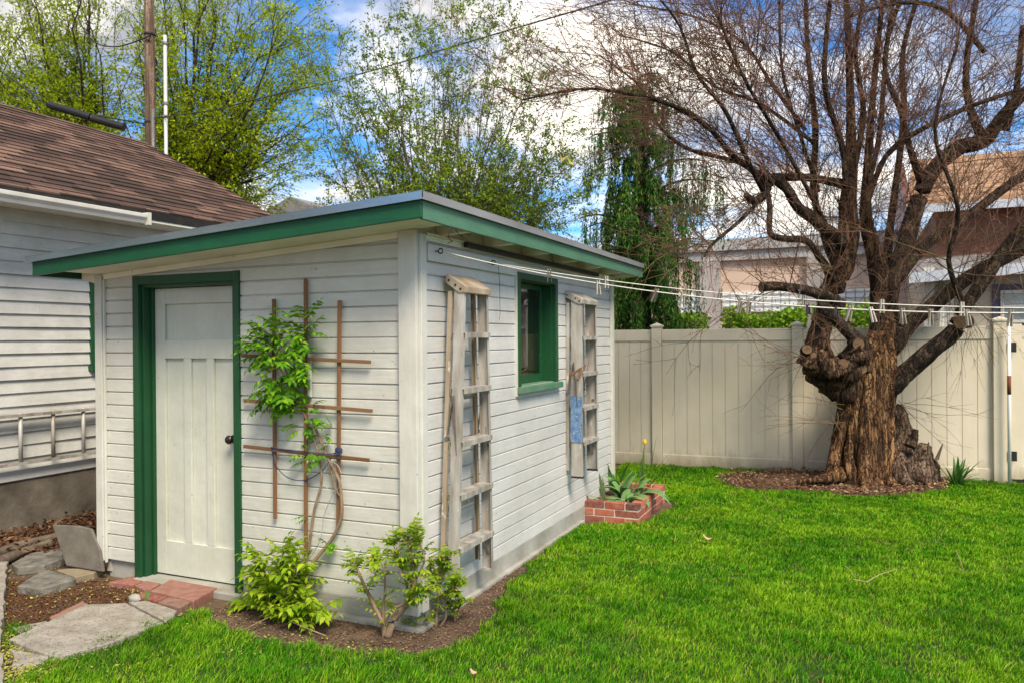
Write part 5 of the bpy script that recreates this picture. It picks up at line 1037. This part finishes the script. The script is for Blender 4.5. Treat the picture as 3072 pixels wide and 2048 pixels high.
# burl with sawn stubs
a = MB()
for pts in ([(1930, 850, 34, -.2), (1890, 840, 32, -.35), (1862, 825, 26, -.3), (1848, 812, 18, -.25)], [(1960, 850, 24, -.45), (1920, 848, 22, -.52), (1885, 846, 18, -.52)], [(1985, 830, 26, -.4), (1965, 815, 24, -.48), (1950, 800, 20, -.5)],
            [(1945, 895, 30, -.15), (1905, 870, 30, -.25), (1870, 845, 24, -.25)], [(1880, 850, 14, -.3), (1862, 838, 14, -.42), (1852, 826, 13, -.48)]): limb(a, pts, 20, .26, 8)
a.build('burl', m_bark_mid, willow, True)
cuts_ = [((1854, 802), 10, -.48), ((1935, 836), 12, -.60), ((1972, 790), 12, -.60), ((1868, 816), 7, -.45), ((1982, 848), 9, -.52), ((1905, 852), 9, -.58), ((2206, 740), 14, -.60)]
for (c_, r_, ds) in cuts_:
    p = P(*c_, WS+ds); d = (CAM-p).normalized()+Vector((random.uniform(-.7, .5), 0, random.uniform(-.3, .3))); d.normalize(); r_ *= px2m
    a = MB(); a.tube([p-d*.16, p-d*.06, p], [r_*1.25, r_*1.1, r_*1.02], 16, False, .06); st_ = a.build('stub', m_bark_dark, willow, True); a = MB(); a.tube([p-d*.004, p+d*.001], [r_, r_*.97], 16); a.build('sawn_face', m_cut, st_)
p = P(1748, 660, WS-.7); d = (P(1748, 660, WS-.7)-P(1795, 658, WS-.65)).normalized(); a = MB(); a.tube([p, p+d*.004], 10.8*px2m, 16); a.build('sawn_face', m_cut, willow)
# roots
a = MB()
for pts in ([(1930, 1090, 18, -.2), (1880, 1100, 9, -.35), (1830, 1106, 5, -.3)], [(1990, 1105, 14, -.35), (1985, 1122, 8, -.55), (1970, 1132, 3, -.6)], [(2040, 1105, 14, -.3), (2060, 1118, 8, -.4), (2080, 1124, 3, -.4)]): limb(a, pts, 10, .1)
a.build('root', m_bark, willow, True)
# ragged old stump part at right of the trunk
t_ = thing('old_stump', 'grey ragged rotten stump leaning against the right of the willow trunk', 'stump', P(2110, 1105, 8.95))
a = MB()
for pts in ([(2060, 1120, 42, -.1), (2068, 1060, 38, 0), (2072, 1010, 30, .1), (2066, 960, 20, .15), (2058, 930, 10, .2)], [(2100, 1118, 36, -.1), (2110, 1080, 34, 0), (2118, 1045, 24, .05), (2122, 1020, 10, .1)], [(2125, 1108, 26, 0), (2138, 1075, 22, 0), (2142, 1052, 8, 0)], [(2085, 1040, 14, -.1), (2098, 1010, 10, -.1), (2104, 985, 5, -.1)]): limb(a, pts, 18, .16)
a.build('stump', barkmat('rotten wood', (.03, .02, .014), (.11, .07, .045), (.24, .17, .12), 14), t_, True)
a = MB()
for k in range(16): x = random.uniform(2075, 2155); limb(a, [(x, 1060+random.uniform(-20, 20), 5, -.1), (x+random.uniform(-6, 16), 1020+random.uniform(-10, 25), 1, -.1)], 5, .1)
a.build('splinter', m_twig2, t_)
# shoots and twigs
TW = Tubes(); TWG = Tubes(); BP, BD = [], []
def arr(v_): return np.array((v_.x, v_.y, v_.z))
def wander(p, d, L_, seg, up, jit):
    pts = [p]; d = d/np.linalg.norm(d)
    for k in range(seg): d = d+np.array([0, 0, up])/seg+RNG.normal(size=3)*jit; d /= np.linalg.norm(d); p = p+d*L_/seg; pts.append(p)
    return np.array(pts)
def buds(pts, n):
    i = RNG.integers(1, len(pts), n); f = RNG.random(n)[:, None]; q = pts[i-1]*(1-f)+pts[i]*f; BP.append(q); BD.append((pts[i]-pts[i-1])+RNG.normal(size=(n, 3))*.04)
Rv = np.array(RT); Fv = np.array(F)
nshoot = 0
for sp, rp in SK:
    n = len(sp); Ltot = sum((sp[i+1]-sp[i]).length for i in range(n-1)); thin_ = max(rp) < 9
    for k in range(int(Ltot*(18 if thin_ else 12))):
        i = RNG.integers(int(n*.2), n); p = arr(sp[i]); 
        if p[2] < 2.0: continue
        t_dir = arr(sp[min(i+1, n-1)]-sp[max(i-1, 0)]); t_dir /= np.linalg.norm(t_dir)+1e-9
        side = (p-np.array(P(1985, 500, WS))).dot(Rv)
        d = RNG.normal(size=3)*.75+t_dir*.6+np.array([0, 0, .75])+Rv*np.clip(side, -1.6, 1.6)*.35
        L_ = RNG.uniform(.6, 1.7); pts = wander(p, d, L_, 7, RNG.uniform(-.7, .6), .12); r_ = RNG.uniform(.0035, .007)
        (TWG if RNG.random() < .22 else TW).add(pts, r_, .0018, 4); buds(pts, 6); nshoot += 1
        for j in range(RNG.integers(5, 10)):
            ii = RNG.integers(1, 7); dd = (pts[ii]-pts[ii-1])/np.linalg.norm(pts[ii]-pts[ii-1])+RNG.normal(size=3)*.55; q = wander(pts[ii], dd, RNG.uniform(.25, .9)*L_*.6, 5, RNG.uniform(-.6, .5), .12); TW.add(q, .0030, .0014, 3); buds(q, 6)
            for m_ in range(RNG.integers(0, 3)):
                jj = RNG.integers(1, 5); dd = (q[jj]-q[jj-1])/np.linalg.norm(q[jj]-q[jj-1])+RNG.normal(size=3)*.6; q2 = wander(q[jj], dd, RNG.uniform(.12, .4), 4, RNG.uniform(-.5, .4), .12); TW.add(q2, .0026, .0014, 3); buds(q2, 3)
# low drooping sprays from burl and trunk
for (px, py, dxp, dyp, n) in ((1850, 820, -1, .25, 9), (1760, 450, -.8, .6, 26), (1735, 465, -.9, .9, 14), (1900, 620, -1, .2, 14), (2060, 930, 1, .35, 6), (1925, 980, -1, -.15, 6), (2230, 700, .4, .6, 12), (2180, 650, .3, .8, 14), (2320, 560, .1, .9, 14), (2000, 680, .2, .4, 12), (1960, 740, -.5, .1, 8), (1930, 940, -.3, .2, 5), (2080, 600, .5, .5, 14)):
    for k in range(n):
        p = arr(P(px+random.uniform(-15, 15), py+random.uniform(-12, 12), WS-.45)); d = Rv*dxp-np.array([0, 0, 1])*dyp+RNG.normal(size=3)*.4; pts = wander(p, d, RNG.uniform(.4, 1.1), 7, RNG.uniform(-.5, .5), .08); (TWG if k % 3 == 0 else TW).add(pts, .004, .001, 3)
        for j in range(3): ii = RNG.integers(2, 7); q = wander(pts[ii], (pts[ii]-pts[ii-1])*8+RNG.normal(size=3)*.5, RNG.uniform(.15, .4), 4, 0, .1); TW.add(q, .002, .001, 3)
TW.build('twigs', m_twig, willow); TWG.build('shoots', M('olive shoots', (.14, .12, .04), (.09, .065, .03), 2, .8, bstr=0), willow)
BP = np.concatenate(BP); BD = np.concatenate(BD); n = len(BP); leaves_mesh('buds', BP, BD, rvec(n), RNG.uniform(.010, .022, n), .007, m_bud, willow)
print('willow shoots', nshoot, 'buds', n)
# a few tiny new leaves low on the sprays
tag(bpy.data.objects['twigs'], None, None)
hkp = P(1830, 690, WS-.62); a = MB(); a.tube([hkp+Vector(v_) for v_ in ((0, 0, .12), (.03, 0, .10), (.035, 0, .0), (.03, 0, -.05), (0, 0, -.075), (-.03, 0, -.06), (-.035, 0, -.03))], .004, 6); tag(a.build('metal_hook', m_steel), 'bent metal hook hanging under the sawn willow branch', 'hook')

# ================================================================== OTHER TREES
def fan_tree(name, label, base, s_, stems, nside, Lside, leafm, stemm, nleaf, lsize, root_r, sub=3, jit=.06, leafspread=.04, droop=0.2, ground=True, upbias=.5, cat='tree', tw=1.0):
    t = thing(name, label, cat, (base.x, base.y, GZ)); tb = Tubes(); LP, LD = [], []
    Sv = np.array(R0)
    for (bx, by, tx, ty, ds, r0) in stems:
        p0 = arr(P(bx, by, s_)); p1 = arr(P(tx, ty, s_+ds)); L_ = np.linalg.norm(p1-p0); seg = 10; pts = [p0]
        off = RNG.normal(size=3)*L_*.05
        for k in range(1, seg+1): f = k/seg; pts.append(p0*(1-f)+p1*f+off*math.sin(math.pi*f)+RNG.normal(size=3)*L_*.008)
        pts = np.array(pts); tb.add(pts, r0, r0*.12, 5)
        for k in range(nside):
            ii = RNG.integers(2, seg+1); dd = (pts[ii]-pts[ii-1]); dd /= np.linalg.norm(dd); d = dd*.9+RNG.normal(size=3)*.55+np.array([0, 0, upbias*.5]); q = wander(pts[ii], d, RNG.uniform(.4, 1)*Lside, 6, droop, jit); tb.add(q, max(r0*.25, .003*tw), .0018*tw, 3)
            chains = [q]
            for m_ in range(sub): jj = RNG.integers(1, 6); q2 = wander(q[jj], (q[jj]-q[jj-1])*4+RNG.normal(size=3)*.5, RNG.uniform(.2, .6)*Lside, 4, droop, jit); tb.add(q2, .0022*tw, .0014*tw, 3); chains.append(q2)
            for q in chains:
                n = max(1, int(nleaf*RNG.uniform(.2, 1.8))); nc_ = RNG.integers(1, 4); ic = RNG.integers(1, len(q), nc_); fc_ = RNG.random(nc_); w_ = RNG.integers(0, nc_, n); i = ic[w_]; f = fc_[w_][:, None]; LP.append(q[i-1]*(1-f)+q[i]*f+RNG.normal(size=(n, 3))*leafspread); LD.append((q[i]-q[i-1])*3+RNG.normal(size=(n, 3))*.35)
    if ground:
        for k in range(3): b0 = arr(P(stems[k*2][0], stems[k*2][1], s_)); tb.add([b0*[1, 1, 0]+[0, 0, GZ-.1], b0*[1, 1, .5], b0], root_r, root_r*.7, 8)
    tb.build('branches', stemm, t); LP = np.concatenate(LP); LD = np.concatenate(LD); n = len(LP)
    leaves_mesh('leaves', LP, LD, rvec(n)+[0, 0, .8], RNG.uniform(.6, 1.2, n)*lsize, RNG.uniform(.35, .6, n)*lsize, leafm, t); print(name, n); return t
m_lil = leafmat('olive green leaves', (.10, .19, .014), (.26, .40, .025), (.50, .58, .06), .35, .5, 1)
st_ = []
for k in range(64):
    tx = 690+650*(k+random.random())/64; ex = abs(tx-1010)/330; ty = random.uniform(-60, 120)+200*ex**2+random.uniform(0, 200)*(random.random() < .4)
    st_.append((1010+(tx-1010)*.25+random.uniform(-40, 40), 590, tx, ty, random.uniform(-1.0, 1.2), random.uniform(.008, .016)))
for k in range(60): st_.append((1040+random.uniform(-80, 160), 580, random.uniform(700, 1390), random.uniform(330, 520), random.uniform(-.8, 1), .009))
fan_tree('multi_stem_tree', 'sparse upright many-stemmed tree with small new leaves behind the shed', P(1010, 600, 11.5), 11.5, st_, 13, .62, m_lil, m_twig2, 8, .052, .05, jit=.09, leafspread=.025, droop=.1)
m_yel = leafmat('yellow green new leaves', (.19, .29, .008), (.42, .54, .012), (.66, .70, .04), .45, .5, .5)
st_ = []
for k in range(150):
    tx = random.uniform(-200, 700); ex = (tx-320)/420; hi = -300+260*ex*ex; ty = hi+(random.random()**.8)*(475-hi)
    if tx > 540: ty = max(ty, 10+(tx-540)*.7)
    bx = 230 if tx < 260 else 430; st_.append((bx+random.uniform(-25, 25), 470 if bx == 430 else 430, tx, ty, random.uniform(-3, 3.5), random.uniform(.03, .07)))
fan_tree('large_leafing_tree', 'big spreading tree with fresh yellow green leaves behind the white house', P(400, 500, 27), 27, st_, 13, 2.0, m_yel, m_bark_dark, 14, .125, .35, jit=.12, leafspread=.11, droop=-.1, upbias=.6, tw=3.2)
# weeping cedar
cb_ = P(1478, 700, 13.5); ced = thing('weeping_cedar', 'tall dark green weeping cedar with hanging branches behind the fence', 'tree', (cb_.x, cb_.y, GZ))
a = MB(); tp = P(1470, 175, 13.5); a.tube([(cb_.x, cb_.y, GZ), (cb_.x, cb_.y, 3), (tp.x, tp.y, tp.z)], [.17, .12, .015], 10); a.build('trunk', m_bark_dark, ced, True)
tb = Tubes(); LP, LD = [], []; zlo, zhi = 1.0, tp.z
zline = lambda px_y: P(1470, px_y, 13.5).z
def strand(p, az, Ls, dens=60):
    q_ = wander(p, np.array([math.cos(az)*.3, math.sin(az)*.3, -1]), Ls, 5, -.4, .035); tb.add(q_, .005, .002, 3)
    n = int(dens*Ls)+5; i = RNG.integers(1, 6, n); fr2 = RNG.random(n)[:, None]; LP.append(q_[i-1]*(1-fr2)+q_[i]*fr2+RNG.normal(size=(n, 3))*.016); LD.append(np.array([0, 0, -1.])+RNG.normal(size=(n, 3))*.38)
for k in range(84):
    f = (k+RNG.random())/84; z = zlo+(zhi-zlo)*f; p = np.array([cb_.x+(tp.x-cb_.x)*f, cb_.y+(tp.y-cb_.y)*f, z]); az = RNG.uniform(0, 6.283)
    rad = (.30+.75*(1-f)**.6)*RNG.choice([.45, .6, .8, 1.15]) if f < .85 else .12+.25*RNG.random()
    d = np.array([math.cos(az), math.sin(az), .55]); q = wander(p, d, rad*1.2, 7, -1.0, .05); tb.add(q, .022, .006, 4)
    for j in range(int(10+22*rad)):
        ii = RNG.integers(1, 8); strand(q[ii]+RNG.normal(size=3)*.05, az, RNG.uniform(.25, 1.0)*(.3+.75*(1-f))*(.5+ii/9), 70)
# long side arm reaching right, as in the photo
for (qx, qy) in ((1640, 395), (1655, 440), (1600, 470), (1380, 250), (1400, 235), (1350, 335), (1375, 320), (1395, 480), (1350, 540), (1560, 560), (1595, 620), (1330, 520), (1380, 600), (1540, 250), (1560, 350)):
    e_ = arr(P(qx, qy, 13.5+random.uniform(-.5, .5))); s1 = np.array([cb_.x, cb_.y, e_[2]-.1]); q = np.array([s1*(1-f)+e_*f+np.array([0, 0, .25*math.sin(f*2.6)]) for f in np.linspace(0, 1, 8)]); tb.add(q, .03, .008, 4)
    for j in range(22):
        ii = RNG.integers(3, 8); Ls = RNG.uniform(.3, 1.15); st3 = wander(q[ii]+RNG.normal(size=3)*.07, np.array([0, 0, -1.]), Ls, 5, -.3, .04); tb.add(st3, .006, .002, 3)
        n = int(46*Ls); i = RNG.integers(1, 6, n); fr2 = RNG.random(n)[:, None]; LP.append(st3[i-1]*(1-fr2)+st3[i]*fr2+RNG.normal(size=(n, 3))*.022); LD.append(np.array([0, 0, -1.])+RNG.normal(size=(n, 3))*.45)
tb.build('branches', m_bark_dark, ced); LP = np.concatenate(LP); LD = np.concatenate(LD); n = len(LP); print('cedar', n)
leaves_mesh('foliage', LP, LD, rvec(n), RNG.uniform(.05, .12, n), RNG.uniform(.010, .026, n), leafmat('cedar sprays', (.02, .075, .014), (.075, .21, .03), (.24, .40, .06), .32, .6, 1.2), ced)
# yellow ribbon caught in the tree
tt = MB(); q = [P(1286, 358, 11), P(1290, 372, 11), P(1302, 362, 11), P(1308, 375, 11), P(1316, 380, 11)]
for i in range(4): p, r_ = q[i], q[i+1]; w_ = Vector((0, .02, .03)); tt.prism([p, r_, r_+w_, p+w_], (.003, .003, 0))
tag(tt.build('yellow_ribbon', M('yellow ribbon', (.6, .48, .12), (.5, .38, .08), 9, .6)), 'scrap of yellow ribbon caught at the right edge of the leafy tree', 'ribbon')
